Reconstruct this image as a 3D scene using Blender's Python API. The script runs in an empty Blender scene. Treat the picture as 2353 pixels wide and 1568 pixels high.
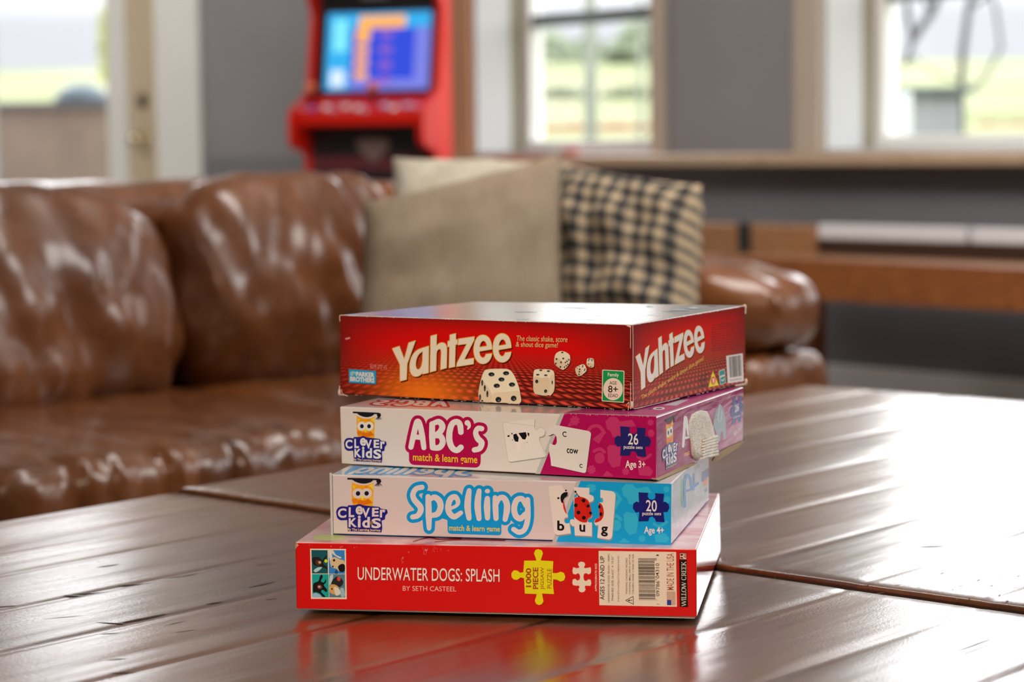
import bpy, bmesh, math, random
import numpy as np
from mathutils import Vector, noise
from mathutils.geometry import tessellate_polygon, delaunay_2d_cdt
random.seed(7)
S = bpy.context.scene
COL = S.collection
# ------------------------------------------------------------------ camera
W, H = 2353, 1568
F, PITCH, ROLL = 4999.75, 0.0892043, 0.0119547
TZ = 0.46                       # table top height
CZ = TZ + 0.3500618             # lens height
cp, sp, cr, sr = math.cos(PITCH), math.sin(PITCH), math.cos(ROLL), math.sin(ROLL)
FW = np.array([0, cp, -sp]); DN0 = np.array([0, -sp, -cp]); RT0 = np.array([1., 0, 0])
RT = cr * RT0 + sr * DN0; DN = -sr * RT0 + cr * DN0
CAM = np.array([0, 0, CZ])

def ray(px, py):
    v = (px - W / 2) * RT + (py - H / 2) * DN + F * FW
    return v / v[1]
def at(px, py, Y): return CAM + ray(px, py) * Y
def onz(px, py, z):
    v = ray(px, py); return CAM + v * ((z - CZ) / v[2])
def onplane(px, py, P, n):
    v = ray(px, py); return CAM + v * (np.dot(np.asarray(P) - CAM, n) / np.dot(v, n))

cam = bpy.data.cameras.new('camera')
co = bpy.data.objects.new('camera', cam); COL.objects.link(co)
from mathutils import Matrix
m = Matrix.Identity(4)
for i in range(3):
    m[i][0] = RT[i]; m[i][1] = -DN[i]; m[i][2] = -FW[i]; m[i][3] = CAM[i]
co.matrix_world = m
cam.sensor_width = 36; cam.lens = F / W * 36
cam.clip_start = .05; cam.clip_end = 500
cam.dof.use_dof = True; cam.dof.focus_distance = 1.66; cam.dof.aperture_fstop = 5.6
S.camera = co
S.view_settings.view_transform = 'Standard'; S.view_settings.look = 'None'
S.view_settings.exposure = 0; S.view_settings.gamma = 1

# ------------------------------------------------------------------ colour / materials
def lin(c): return c / 12.92 if c <= .04045 else ((c + .055) / 1.055) ** 2.4
def hx(h):
    h = h.lstrip('#'); return np.array([lin(int(h[i:i + 2], 16) / 255) for i in (0, 2, 4)])
PAPER = np.array([.80, .60, .475])      # light that falls on the printed fronts
def ink(h): return tuple(np.clip(hx(h) / PAPER, 0.004, .88))
def rgb(h): return tuple(hx(h))
MC = {}
def mat(name, color=(.5, .5, .5), rough=.5, spec=.5, metal=0, coat=0, coatr=.05, emis=None, es=0, ior=1.5):
    if name in MC: return MC[name]
    M = bpy.data.materials.new(name); M.use_nodes = True
    b = M.node_tree.nodes['Principled BSDF']
    b.inputs['Base Color'].default_value = (*color[:3], 1)
    b.inputs['Roughness'].default_value = rough
    b.inputs['Specular IOR Level'].default_value = spec
    b.inputs['Metallic'].default_value = metal
    b.inputs['Coat Weight'].default_value = coat
    b.inputs['Coat Roughness'].default_value = coatr
    b.inputs['IOR'].default_value = ior
    if emis is not None:
        b.inputs['Emission Color'].default_value = (*emis[:3], 1); b.inputs['Emission Strength'].default_value = es
    MC[name] = M; return M
class NT:
    """tiny node helper"""
    def __init__(s, M): s.t = M.node_tree; s.b = M.node_tree.nodes['Principled BSDF']
    def n(s, typ, **k):
        x = s.t.nodes.new(typ)
        for a, v in k.items():
            if a.startswith('i_'): x.inputs[a[2:].replace('_', ' ')].default_value = v
            else: setattr(x, a, v)
        return x
    def l(s, a, b): s.t.links.new(a, b)
    def coord(s, out='Object', scale=(1, 1, 1), rot=(0, 0, 0), loc=(0, 0, 0)):
        c = s.n('ShaderNodeTexCoord'); mp = s.n('ShaderNodeMapping')
        mp.inputs['Scale'].default_value = scale; mp.inputs['Rotation'].default_value = rot; mp.inputs['Location'].default_value = loc
        s.l(c.outputs[out], mp.inputs['Vector']); return mp.outputs['Vector']
    def noise(s, vec, scale=5, detail=3, rough=.5, dist=0):
        x = s.n('ShaderNodeTexNoise'); x.inputs['Scale'].default_value = scale; x.inputs['Detail'].default_value = detail
        x.inputs['Roughness'].default_value = rough; x.inputs['Distortion'].default_value = dist
        s.l(vec, x.inputs['Vector']); return x.outputs['Fac']
    def ramp(s, fac, stops, interp='LINEAR'):
        r = s.n('ShaderNodeValToRGB'); r.color_ramp.interpolation = interp
        e = r.color_ramp.elements
        while len(e) < len(stops): e.new(.5)
        for q, (p, c) in zip(e, stops):
            q.position = p; q.color = (*c[:3], 1) if hasattr(c, '__len__') else (c, c, c, 1)
        s.l(fac, r.inputs['Fac']); return r.outputs['Color']
    def mix(s, fac, a, b, blend='MIX'):
        x = s.n('ShaderNodeMix', data_type='RGBA', blend_type=blend)
        for sock, v in ((x.inputs[0], fac), (x.inputs[6], a), (x.inputs[7], b)):
            if hasattr(v, 'links'): s.l(v, sock)
            elif hasattr(v, '__len__'): sock.default_value = (*v[:3], 1)
            else: sock.default_value = v
        return x.outputs[2]
    def math(s, op, a, b=None, c=None):
        x = s.n('ShaderNodeMath', operation=op)
        for i, v in enumerate((a, b, c)):
            if v is None: continue
            if hasattr(v, 'links'): s.l(v, x.inputs[i])
            else: x.inputs[i].default_value = v
        return x.outputs[0]
    def bump(s, h, strength=.3, dist=.01, normal=None):
        x = s.n('ShaderNodeBump'); x.inputs['Strength'].default_value = strength; x.inputs['Distance'].default_value = dist
        s.l(h, x.inputs['Height'])
        if normal is not None: s.l(normal, x.inputs['Normal'])
        return x.outputs['Normal']
    def sep(s, v):
        x = s.n('ShaderNodeSeparateXYZ'); s.l(v, x.inputs[0]); return x.outputs
    def base(s, c): s.l(c, s.b.inputs['Base Color'])
    def rough(s, c): s.l(c, s.b.inputs['Roughness'])
    def normal(s, c): s.l(c, s.b.inputs['Normal'])

def pr(h, name=None):
    """printed card in the colour seen in the photo"""
    if NEUT: return mat('print_day_' + h.strip('#'), tuple(np.clip(hx(h) / .62, .004, .88)), rough=.25, spec=.4)
    return mat('print_' + h.strip('#'), ink(h), rough=.25, spec=.3)
NEUT = False

# ------------------------------------------------------------------ object helpers
def link(o, parent=None, kind=None):
    COL.objects.link(o)
    if parent is not None: o.parent = parent
    if kind: o['kind'] = kind
    return o
def empty(name, loc, label=None, cat=None, group=None):
    o = bpy.data.objects.new(name, None); o.location = Vector(loc); o.empty_display_size = .05; COL.objects.link(o)
    return tag(o, label, cat, group)
def tag(o, label=None, cat=None, group=None, kind=None):
    if label: o['label'] = label
    if cat: o['category'] = cat
    if group: o['group'] = group
    if kind: o['kind'] = kind
    return o
def wloc(o):
    v = Vector((0, 0, 0))
    while o is not None: v = v + Vector(o.location); o = o.parent
    return v
class MB:
    """collects faces (world coordinates) with material slots, links them as ONE mesh object"""
    def __init__(s): s.v = []; s.f = []; s.m = []; s.mats = []; s.uv = {}
    def slot(s, M):
        if M not in s.mats: s.mats.append(M)
        return s.mats.index(M)
    def face(s, pts, M, uv=None):
        k = len(s.v); s.v += [tuple(map(float, p)) for p in pts]
        s.f.append(tuple(range(k, k + len(pts)))); s.m.append(s.slot(M))
        if uv: s.uv[len(s.f) - 1] = uv
    def mesh(s, verts, faces, M):
        k = len(s.v); s.v += [tuple(map(float, p)) for p in verts]; q = s.slot(M)
        for f in faces: s.f.append(tuple(i + k for i in f)); s.m.append(q)
    def box(s, o, ax, ay, az, M):
        """box from corner o spanned by three vectors"""
        o, ax, ay, az = map(np.asarray, (o, ax, ay, az))
        P = [o + ax * i + ay * j + az * k for k in (0, 1) for j in (0, 1) for i in (0, 1)]
        s.mesh(P, [(0, 2, 3, 1), (4, 5, 7, 6), (0, 1, 5, 4), (2, 6, 7, 3), (0, 4, 6, 2), (1, 3, 7, 5)], M)
    def tube(s, pts, r, M, n=10):
        rr = r if hasattr(r, '__len__') else [r] * len(pts); rings = []
        P = [Vector(p) for p in pts]
        for i, p in enumerate(P):
            d = (P[min(i + 1, len(P) - 1)] - P[max(i - 1, 0)]).normalized()
            a = d.orthogonal().normalized(); b = d.cross(a)
            rings.append([p + (a * math.cos(t) + b * math.sin(t)) * rr[i] for t in [2 * math.pi * j / n for j in range(n)]])
        # keep rings aligned
        for i in range(1, len(rings)):
            best = min(range(n), key=lambda k: (rings[i][k] - rings[i - 1][0]).length)
            rings[i] = rings[i][best:] + rings[i][:best]
            if n > 2 and (rings[i][1] - rings[i - 1][1]).length > (rings[i][-1] - rings[i - 1][1]).length:
                rings[i] = [rings[i][0]] + rings[i][:0:-1]
        V = [q for R in rings for q in R]; fs = []
        for i in range(len(rings) - 1):
            for j in range(n): fs.append((i * n + j, i * n + (j + 1) % n, (i + 1) * n + (j + 1) % n, (i + 1) * n + j))
        fs.append(tuple(range(n))[::-1]); fs.append(tuple((len(rings) - 1) * n + j for j in range(n)))
        s.mesh(V, fs, M)
    def build(s, name, parent=None, kind=None, bevel=0, smooth=False, weld=False, seg=2):
        base = wloc(parent) if parent is not None else Vector((0, 0, 0))
        me = bpy.data.meshes.new(name)
        me.from_pydata([Vector(p) - base for p in s.v], [], s.f)
        for M in s.mats: me.materials.append(M)
        for p, q in zip(me.polygons, s.m): p.material_index = q
        if s.uv:
            L = me.uv_layers.new(name='UVMap')
            for fi, uv in s.uv.items():
                for li, c in zip(me.polygons[fi].loop_indices, uv): L.data[li].uv = c
        bm = bmesh.new(); bm.from_mesh(me)
        if weld: bmesh.ops.remove_doubles(bm, verts=bm.verts, dist=1e-6)
        if not getattr(s, 'flat', False): bmesh.ops.recalc_face_normals(bm, faces=bm.faces)
        bm.to_mesh(me); bm.free()
        o = bpy.data.objects.new(name, me); link(o, parent, kind)
        if bevel:
            b = o.modifiers.new('edge', 'BEVEL'); b.width = bevel; b.segments = seg; b.limit_method = 'ANGLE'; b.angle_limit = .6
        if smooth:
            for p in me.polygons: p.use_smooth = True
        return o
def smoothobj(o):
    for p in o.data.polygons: p.use_smooth = True
    return o

# ------------------------------------------------------------------ 2D paths in pixel space
def parse(d):
    """SVG-like path (M L C Q Z) -> list of polylines"""
    t = d.replace(',', ' ').split(); out = []; cur = []; i = 0; cmd = None
    num = lambda k: [float(x) for x in t[i:i + k]]
    while i < len(t):
        if t[i].isalpha(): cmd = t[i]; i += 1
        if cmd == 'M':
            if cur: out.append(cur)
            a = num(2); i += 2; cur = [(a[0], a[1])]; cmd = 'L'
        elif cmd == 'L': a = num(2); i += 2; cur.append((a[0], a[1]))
        elif cmd == 'C':
            a = num(6); i += 6; p0 = cur[-1]
            for k in range(1, 9):
                u = k / 8; w = 1 - u
                cur.append(tuple(w**3 * p0[j] + 3 * w * w * u * a[j] + 3 * w * u * u * a[2 + j] + u**3 * a[4 + j] for j in (0, 1)))
        elif cmd == 'Z':
            if cur: out.append(cur); cur = []
    if cur: out.append(cur)
    return out
def crom(pts, closed=False, per=5):
    n = len(pts); o = []
    if n < 3 and not closed: 
        a, b = pts; return [tuple(np.array(a) + (np.array(b) - np.array(a)) * k / per) for k in range(per + 1)]
    rng = range(n) if closed else range(n - 1)
    for i in rng:
        g = lambda k: np.array(pts[k % n] if closed else pts[min(max(k, 0), n - 1)], float)
        a, b, c, d = g(i - 1), g(i), g(i + 1), g(i + 2)
        for k in range(per):
            t = k / per
            o.append(tuple(.5 * (2 * b + (c - a) * t + (2 * a - 5 * b + 4 * c - d) * t * t + (3 * b - a - 3 * c + d) * t**3)))
    if not closed: o.append(tuple(pts[-1]))
    return o
def homog(src, dst):
    A = []
    for (x, y), (u, v) in zip(src, dst):
        A.append([x, y, 1, 0, 0, 0, -u * x, -u * y, -u]); A.append([0, 0, 0, x, y, 1, -v * x, -v * y, -v])
    h = np.linalg.svd(np.array(A, float))[2][-1].reshape(3, 3)
    return lambda x, y: tuple((lambda q: (q[0] / q[2], q[1] / q[2]))(h @ np.array([x, y, 1.])))
def affine(src, dst):
    A = np.array([[x, y, 1] for x, y in src], float); B = np.array(dst, float)
    X = np.linalg.lstsq(A, B, rcond=None)[0]
    return lambda x, y: tuple(np.array([x, y, 1.]) @ X)
def zm(x0, y0, s): return lambda x, y: (x0 + x / s, y0 + y / s)
Z1 = zm(760, 680, 4.706); Z2 = zm(1240, 680, 4.706); Z3 = zm(760, 900, 4.706); Z4 = zm(1240, 880, 4.706)
Z5 = zm(740, 1060, 4.706); Z6 = zm(1220, 1060, 4.706); Z7 = zm(670, 1220, 4.706); Z8 = zm(1160, 1220, 4.525); ZY = zm(1430, 690, 5.807)
ID = lambda x, y: (x, y)
TEXTC = {}
def textmesh(body, bold):
    k = (body, bold)
    if k not in TEXTC:
        c = bpy.data.curves.new('lettering', 'FONT'); c.body = body; c.offset = bold; c.resolution_u = 4
        o = bpy.data.objects.new('lettering', c); COL.objects.link(o)
        dg = bpy.context.evaluated_depsgraph_get(); me = bpy.data.meshes.new_from_object(o.evaluated_get(dg))
        V = [(v.co.x, v.co.y) for v in me.vertices]; Fc = [tuple(p.vertices) for p in me.polygons]
        bpy.data.objects.remove(o); bpy.data.curves.remove(c); bpy.data.meshes.remove(me)
        TEXTC[k] = (np.array(V), Fc)
    return TEXTC[k]
LAY = 0.00005
SKY = 1.05
class Art:
    """ink on one flat face: everything is drawn on the plane of the card, a hair above it; shapes of one ink are fused into one skin"""
    def __init__(s, P, n): s.P = np.asarray(P, float); s.n = np.asarray(n, float); s.new()
    def new(s): s.mb = MB(); s.mb.flat = True; s.acc = {}; return s
    def pt(s, p, lay): return onplane(p[0], p[1], s.P, s.n) + s.n * LAY * lay
    def tris(s, fl, T, M, lay):
        V = [s.pt(p, lay) for p in fl]; O = []
        for t in T:
            a, b, c = (V[i] for i in t[:3]); nn = np.cross(b - a, c - a)
            if np.dot(nn, nn) < 1e-22: continue
            O.append(tuple(t) if np.dot(nn, s.n) > 0 else tuple(t[::-1]))
        s.mb.mesh(V, O, M)
    def raw(s, polys, M, lay):
        fl = [p for c in polys for p in c]
        s.tris(fl, tessellate_polygon([[Vector((p[0], p[1], 0)) for p in c] for c in polys]), M, lay)
    def poly(s, polys, M, lay, z=ID):
        polys = [[z(*p) for p in c] for c in polys]
        if len(polys) > 1: s.raw(polys, M, lay)
        else: s.acc.setdefault((M, lay), []).append(polys[0])
    def path(s, d, M, lay, z=ID): s.poly(parse(d), M, lay, z)
    def blob(s, pts, M, lay, z=ID, per=5): s.poly([crom(pts, True, per)], M, lay, z)
    def disc(s, c, rx, ry, M, lay, z=ID, n=24, rot=0):
        s.poly([[(c[0] + rx * math.cos(t), c[1] + ry * math.sin(t)) for t in [2 * math.pi * i / n for i in range(n)]]], M, lay, z)
    def stroke(s, pts, r, M, lay, z=ID, smooth=True, caps=True, n=14, closed=False):
        if closed: pts = list(pts) + [pts[0]]
        R = r if hasattr(r, '__len__') else [r] * len(pts)
        if smooth and len(pts) > 1:
            q = crom([(p[0], p[1]) for p in pts], False, 5); rr = list(np.interp(np.linspace(0, len(pts) - 1, len(q)), range(len(pts)), R))
        else: q = list(pts); rr = list(R)
        for i in range(len(q) - 1):
            a, b = np.array(q[i], float), np.array(q[i + 1], float); d = b - a; L = np.hypot(*d)
            if L < 1e-6: continue
            if not caps:
                nn = np.array([-d[1], d[0]]) / L; s.poly([[tuple(a + nn * rr[i]), tuple(b + nn * rr[i + 1]), tuple(b - nn * rr[i + 1]), tuple(a - nn * rr[i])]], M, lay, z); continue
            C = [(c[0] + w * math.cos(t), c[1] + w * math.sin(t)) for c, w in ((a, rr[i]), (b, rr[i + 1])) for t in [2 * math.pi * k / n + .05 * i for k in range(n)]]
            s.poly([hull(C)], M, lay, z)
    def text(s, body, quad, M, lay, bold=.0, z=ID):
        """ink box of the text fitted to quad = BL, BR, TR, TL"""
        V, Fc = textmesh(body, bold)
        lo, hi = V.min(0), V.max(0); q = [np.array(z(*p), float) for p in quad]
        P = []
        for x, y in V:
            u = (x - lo[0]) / (hi[0] - lo[0]); v = (y - lo[1]) / (hi[1] - lo[1])
            P.append(s.pt((1 - v) * ((1 - u) * q[0] + u * q[1]) + v * ((1 - u) * q[3] + u * q[2]), lay))
        k = []
        for f in Fc:
            nn = np.cross(P[f[1]] - P[f[0]], P[f[2]] - P[f[0]]); k.append(f if np.dot(nn, s.n) >= 0 else f[::-1])
        s.mb.mesh(P, k, M)
    def done(s, name, parent, label=None):
        for i, ((M, lay), L) in enumerate(sorted(s.acc.items(), key=lambda q: q[0][1])):
            lay = lay + .06 * (i % 9)
            if len(L) == 1: s.raw(L, M, lay); continue
            V = []; Fs = []
            for c in L:
                ar = sum(c[j][0] * c[(j + 1) % len(c)][1] - c[(j + 1) % len(c)][0] * c[j][1] for j in range(len(c)))
                if abs(ar) < 1e-6: continue
                c = c if ar > 0 else c[::-1]
                Fs.append(list(range(len(V), len(V) + len(c)))); V += [Vector((p[0], p[1])) for p in c]
            r = delaunay_2d_cdt(V, [], Fs, 1, 1e-4)
            s.tris([(v[0], v[1]) for v in r[0]], [f for f, o in zip(r[2], r[5]) if o], M, lay)
        o = s.mb.build(name, parent)
        if label: o['label'] = label
        s.new(); return o
def hull(P):
    P = sorted(set(P)); cr_ = lambda o, a, b: (a[0] - o[0]) * (b[1] - o[1]) - (a[1] - o[1]) * (b[0] - o[0])
    def half(Q):
        h = []
        for p in Q:
            while len(h) > 1 and cr_(h[-2], h[-1], p) <= 0: h.pop()
            h.append(p)
        return h[:-1]
    return half(P) + half(P[::-1])
def box4(x0, y0, x1, y1): return [(x0, y1), (x1, y1), (x1, y0), (x0, y0)]

# ------------------------------------------------------------------ frames of the place
RA = math.radians(48.5)
E1 = np.array([math.cos(RA), -math.sin(RA), 0]); E2 = np.array([math.sin(RA), math.cos(RA), 0]); UP = np.array([0, 0, 1.])
WD = float(np.dot(np.array([.931, 6.821, 0]), E2))      # distance of the window wall along E2
def rm(a, b, z): return E1 * a + E2 * b + UP * z
def wall_s(px, py=250, b=WD):
    p = onplane(px, py, rm(0, b, 0), E2); return float(np.dot(p, E1)), float(p[2])
# ------------------------------------------------------------------ materials of the place
def painted(name, col, rough=.6, var=.06, bumps=.0):
    M = mat(name, col, rough, .4)
    t = NT(M); v = t.coord('Object'); f = t.noise(v, 3, 4)
    t.base(t.ramp(f, [(.3, np.array(col) * (1 - var)), (.7, np.array(col) * (1 + var))]))
    if bumps: t.normal(t.bump(t.noise(v, 120, 3), bumps, .002))
    return M
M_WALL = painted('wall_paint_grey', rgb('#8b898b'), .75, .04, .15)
M_WALLD = painted('wall_lower_grey', rgb('#78777c'), .7, .05, .15)  # darker grey for the back wall below the ledge
M_PLASTER = painted('reveal_white', (.5, .51, .51), .6, .03)
M_JAMB = painted('jamb_stone', rgb('#8f8a78'), .7, .05)
M_TRIM = painted('trim_cream', rgb('#b9ab9c'), .45, .04)
M_TRIMO = painted('trim_tan', rgb('#b98463'), .45, .05)
M_WHITE = painted('door_white', (.80, .79, .76), .4, .03)
M_BEIGE = painted('door_beige', rgb('#c9b79a'), .4, .04)
M_CEIL = painted('ceiling_white', (.8, .78, .75), .8, .02)
M_BASEB = painted('baseboard_pale', (.85, .86, .86), .4, .03)
def woodmat(name, c1, c2, rough, scale=(1, 14, 14), rot=0, coat=0, det=5):
    M = mat(name, c1, rough, .5, coat=coat, coatr=.12)
    t = NT(M); v = t.coord('Object', scale=scale, rot=(0, 0, rot)); f = t.noise(v, 3, det, .6, .8)
    t.base(t.ramp(f, [(.3, c1), (.7, c2)])); t.normal(t.bump(f, .12, .004)); return M
M_LEDGE = woodmat('ledge_wood', rgb('#b5987b'), rgb('#c9b097'), .25, rot=RA, coat=.4)
M_BENCH = woodmat('bench_wood', rgb('#744020'), rgb('#96592b'), .35, rot=RA)
M_BENCHL = woodmat('bench_wood_light', rgb('#936745'), rgb('#ab7d58'), .3, rot=RA)
M_BENCHD = mat('bench_dark_brown', rgb('#3d261a'), .5)  # dark brown for the bench back rail and the sofa legs
M_PALE = mat('slat_reflected_white', (.75, .76, .8), .25)  # white colour stands in for windows reflected in the bench slats
M_BLACK = mat('black_iron', (.02, .022, .025), .4)
M_FLOOR = painted('floor_concrete', rgb('#a5a29c'), .35, .06)
M_BRASS = mat('brass_knob', (.75, .62, .42), .18, metal=1)
# glass that lets the daylight through
M_GLASS = bpy.data.materials.new('window_glass'); M_GLASS.use_nodes = True
_t = M_GLASS.node_tree; _t.nodes.remove(_t.nodes['Principled BSDF'])
_o = _t.nodes['Material Output']; _tr = _t.nodes.new('ShaderNodeBsdfTransparent'); _gl = _t.nodes.new('ShaderNodeBsdfGlossy'); _gl.inputs['Roughness'].default_value = .02
_lw = _t.nodes.new('ShaderNodeLayerWeight'); _pw = _t.nodes.new('ShaderNodeMath'); _pw.operation = 'POWER'; _pw.inputs[1].default_value = 5
_t.links.new(_lw.outputs['Facing'], _pw.inputs[0]); _lw.inputs['Blend'].default_value = .5; _fr = _t.nodes.new('ShaderNodeMath'); _fr.operation = 'MULTIPLY_ADD'; _fr.inputs[1].default_value = .94; _fr.inputs[2].default_value = .03
_t.links.new(_pw.outputs[0], _fr.inputs[0]); _mx = _t.nodes.new('ShaderNodeMixShader')
_tr.inputs['Color'].default_value = (.985, .99, .995, 1)
_t.links.new(_fr.outputs[0], _mx.inputs[0]); _t.links.new(_tr.outputs[0], _mx.inputs[1]); _t.links.new(_gl.outputs[0], _mx.inputs[2]); _t.links.new(_mx.outputs[0], _o.inputs['Surface'])

# ------------------------------------------------------------------ the room
AL, AR, B0, ZC = -11.6, 3.6, -2.8, 3.25
def rbox(mb, a0, a1, b0, b1, z0, z1, M): mb.box(rm(a0, b0, z0), E1 * (a1 - a0), E2 * (b1 - b0), UP * (z1 - z0), M)
WT = .30
sA, sB = wall_s(1090)[0], wall_s(1503)[0]; wS0 = wall_s(1893)[0]
pitch_w = wS0 - sA; wwid = sB - sA
LEDZ = onplane(1900, 351, rm(0, WD - .12, 0), E2)[2]; LEDB = onplane(1900, 381, rm(0, WD - .12, 0), E2)[2]
ops = [(sA + pitch_w * k, sB + pitch_w * k, LEDZ - .0, 2.35) for k in range(5)]
dR = wall_s(368)[0]; dL = wall_s(-130)[0]
opsA = [(dL, dR, 0.0, 2.97)] + ops
mb = MB(); prev = AL
for a0, a1, z0, z1 in opsA:
    rbox(mb, prev, a0, WD, WD + WT, LEDZ if prev > dR - .01 else 0, ZC, M_WALL)
    rbox(mb, a0, a1, WD, WD + WT, z1, ZC, M_WALL)
    prev = a1
rbox(mb, prev, AR, WD, WD + WT, LEDZ, ZC, M_WALL)
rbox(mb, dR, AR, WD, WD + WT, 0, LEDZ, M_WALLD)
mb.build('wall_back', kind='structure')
def shell(name, a0, a1, b0, b1, z0, z1, M):
    mb = MB(); rbox(mb, a0, a1, b0, b1, z0, z1, M); return mb.build(name, kind='structure')
shell('floor', AL, AR, B0, WD, -.1, 0, M_FLOOR)
shell('ceiling', AL, AR, B0, WD + WT, ZC, ZC + .1, M_CEIL)
shell('wall_left', AL - .2, AL, B0, WD + WT, 0, ZC, M_WALL)
shell('wall_right', AR, AR + .2, B0, WD + WT, 0, ZC, M_WALL)
shell('wall_front', AL, AR, B0 - .2, B0, 0, ZC, M_WALL)
mb = MB(); rbox(mb, dR + .2, AR, WD - .02, WD, 0, .125, M_BASEB); mb.build('baseboard_back', kind='structure', bevel=.006)
ledL = wall_s(1046)[0]
mb = MB(); rbox(mb, ledL, AR, WD - .12, WD - .002, LEDB, LEDZ, M_LEDGE); mb.build('trim_1', kind='structure', bevel=.006)
# window casings and reveals
tn = 2
for k, (a0, a1, z0, z1) in enumerate(ops):
    cw = abs(a0 - wall_s(1833 if k else 1047)[0]) if k < 2 else .1
    mb = MB(); rbox(mb, a0 - cw, a0, WD - .022, WD, LEDZ, z1 + .1, M_TRIMO if k == 0 else M_TRIM); mb.build('trim_%d' % tn, kind='structure', bevel=.004); tn += 1
    mb = MB(); rbox(mb, a1, a1 + .065, WD - .022, WD, LEDZ, z1 + .1, M_TRIM); rbox(mb, a0, a1, WD - .022, WD, z1, z1 + .1, M_TRIM); mb.build('trim_%d' % tn, kind='structure', bevel=.004); tn += 1
    # sash window at the outer side of the deep white reveal
    r = MB(); g = WD + WT
    rbox(r, a0, a0 + .012, WD, g - .13, z0 + .012, z1 - .012, M_PLASTER); rbox(r, a0, a0 + .014, g - .13, g - .07, z0 + .012, z1 - .012, M_JAMB); rbox(r, a1 - .012, a1, WD, g - .07, z0 + .012, z1 - .012, M_PLASTER)
    rbox(r, a0, a1, WD, g - .07, z1 - .012, z1, M_PLASTER); rbox(r, a0, a1, WD, g - .07, z0, z0 + .012, M_PLASTER)
    wn = r.build('window_%d' % (k + 1), kind='structure')
    fr = MB(); fw = .05; zmid = 1.27
    rbox(fr, a0, a0 + fw, g - .07, g, z0, z1, M_WHITE); rbox(fr, a1 - fw, a1, g - .07, g, z0, z1, M_WHITE)
    rbox(fr, a0 + fw, a1 - fw, g - .07, g, z0, z0 + .05, M_WHITE); rbox(fr, a0 + fw, a1 - fw, g - .07, g, z1 - .05, z1, M_WHITE)
    fr.build('window_frame', wn, bevel=.004)
    ms = MB(); rbox(ms, a0 + fw, a1 - fw, g - .06, g - .01, zmid - .02, zmid + .025, mat('sash_dark', rgb('#6f7f84'), .4)); ms.build('meeting_rail', wn, bevel=.004)
    for q0, q1 in ((z0 + .05, zmid - .02), (zmid + .025, z1 - .05)):
        gl = MB(); rbox(gl, a0 + fw, a1 - fw, g - .04, g - .034, q0, q1, M_GLASS); gl.build('pane', wn)
# glazed door at the far left
sS = wall_s(290, 250, WD + .10)[0]; sG = wall_s(246, 250, WD + .10)[0]
dm = MB(); b0, b1 = WD + .12, WD + .17
rbox(dm, sS, dR - .01, b0, b1, 0.02, 2.94, M_BEIGE); rbox(dm, dL + .01, dL + .14, b0, b1, 0.02, 2.94, M_BEIGE)
rbox(dm, dL + .14, sS, b0, b1, 2.84, 2.94, M_BEIGE); rbox(dm, dL + .14, sS, b0, b1, .02, .16, M_BEIGE)
door = dm.build('door_1', kind='structure', bevel=.004)
fm = MB(); rbox(fm, sG, sS, b0 - .02, b1 - .01, .16, 2.84, M_WHITE); rbox(fm, dL + .14, dL + .18, b0 - .02, b1 - .01, .16, 2.84, M_WHITE)
rbox(fm, dL + .18, sG, b0 - .02, b1 - .01, 2.80, 2.84, M_WHITE); rbox(fm, dL + .18, sG, b0 - .02, b1 - .01, .16, .2, M_WHITE); fm.build('glazing_bead', door, bevel=.004)
gm = MB(); rbox(gm, dL + .18, sG, b0 + .01, b0 + .016, .2, 2.80, M_GLASS); gm.build('pane', door)
def lathe(mb, c, axis, prof, M, n=20):
    """prof: (distance along axis, radius)"""
    ax = Vector(axis).normalized(); u = ax.orthogonal().normalized(); w = ax.cross(u); c = Vector(c); V = []; fs = []
    for d, r in prof: V += [c + ax * d + (u * math.cos(t) + w * math.sin(t)) * r for t in [2 * math.pi * j / n for j in range(n)]]
    for i in range(len(prof) - 1):
        for j in range(n): fs.append((i * n + j, i * n + (j + 1) % n, (i + 1) * n + (j + 1) % n, (i + 1) * n + j))
    fs.append(tuple(range(n))[::-1]); fs.append(tuple((len(prof) - 1) * n + j for j in range(n)))
    mb.mesh(V, fs, M)
kb = MB(); lathe(kb, onplane(335, 322, rm(0, b0, 0), E2), -E2, [(0, .045), (.008, .045), (.012, .014), (.035, .013), (.045, .03), (.06, .036), (.075, .03), (.082, .012)], M_BRASS); smoothobj(kb.build('door_knob', door))
kb = MB(); lathe(kb, onplane(330, 232, rm(0, b0, 0), E2), -E2, [(0, .034), (.012, .034), (.018, .028), (.022, .014)], mat('dark_bronze', (.12, .1, .08), .35, metal=.8)); smoothobj(kb.build('deadbolt', door))
mb = MB(); sC = wall_s(469)[0]
rbox(mb, dR, sC, WD - .025, WD, 0, 3.10, M_WHITE); mb.build('trim_%d' % tn, kind='structure', bevel=.006); tn += 1
mb = MB(); rbox(mb, dL - .12, dL, WD - .025, WD, 0, 3.10, M_WHITE); rbox(mb, dL, dR, WD - .025, WD, 2.97, 3.10, M_WHITE); mb.build('trim_%d' % tn, kind='structure', bevel=.006); tn += 1
mb = MB(); rbox(mb, dR - .01, dR, WD, b1, 0, 2.97, M_TRIM); rbox(mb, dL, dL + .01, WD, b1, 0, 2.97, M_TRIM); mb.build('trim_%d' % tn, kind='structure'); tn += 1

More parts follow.
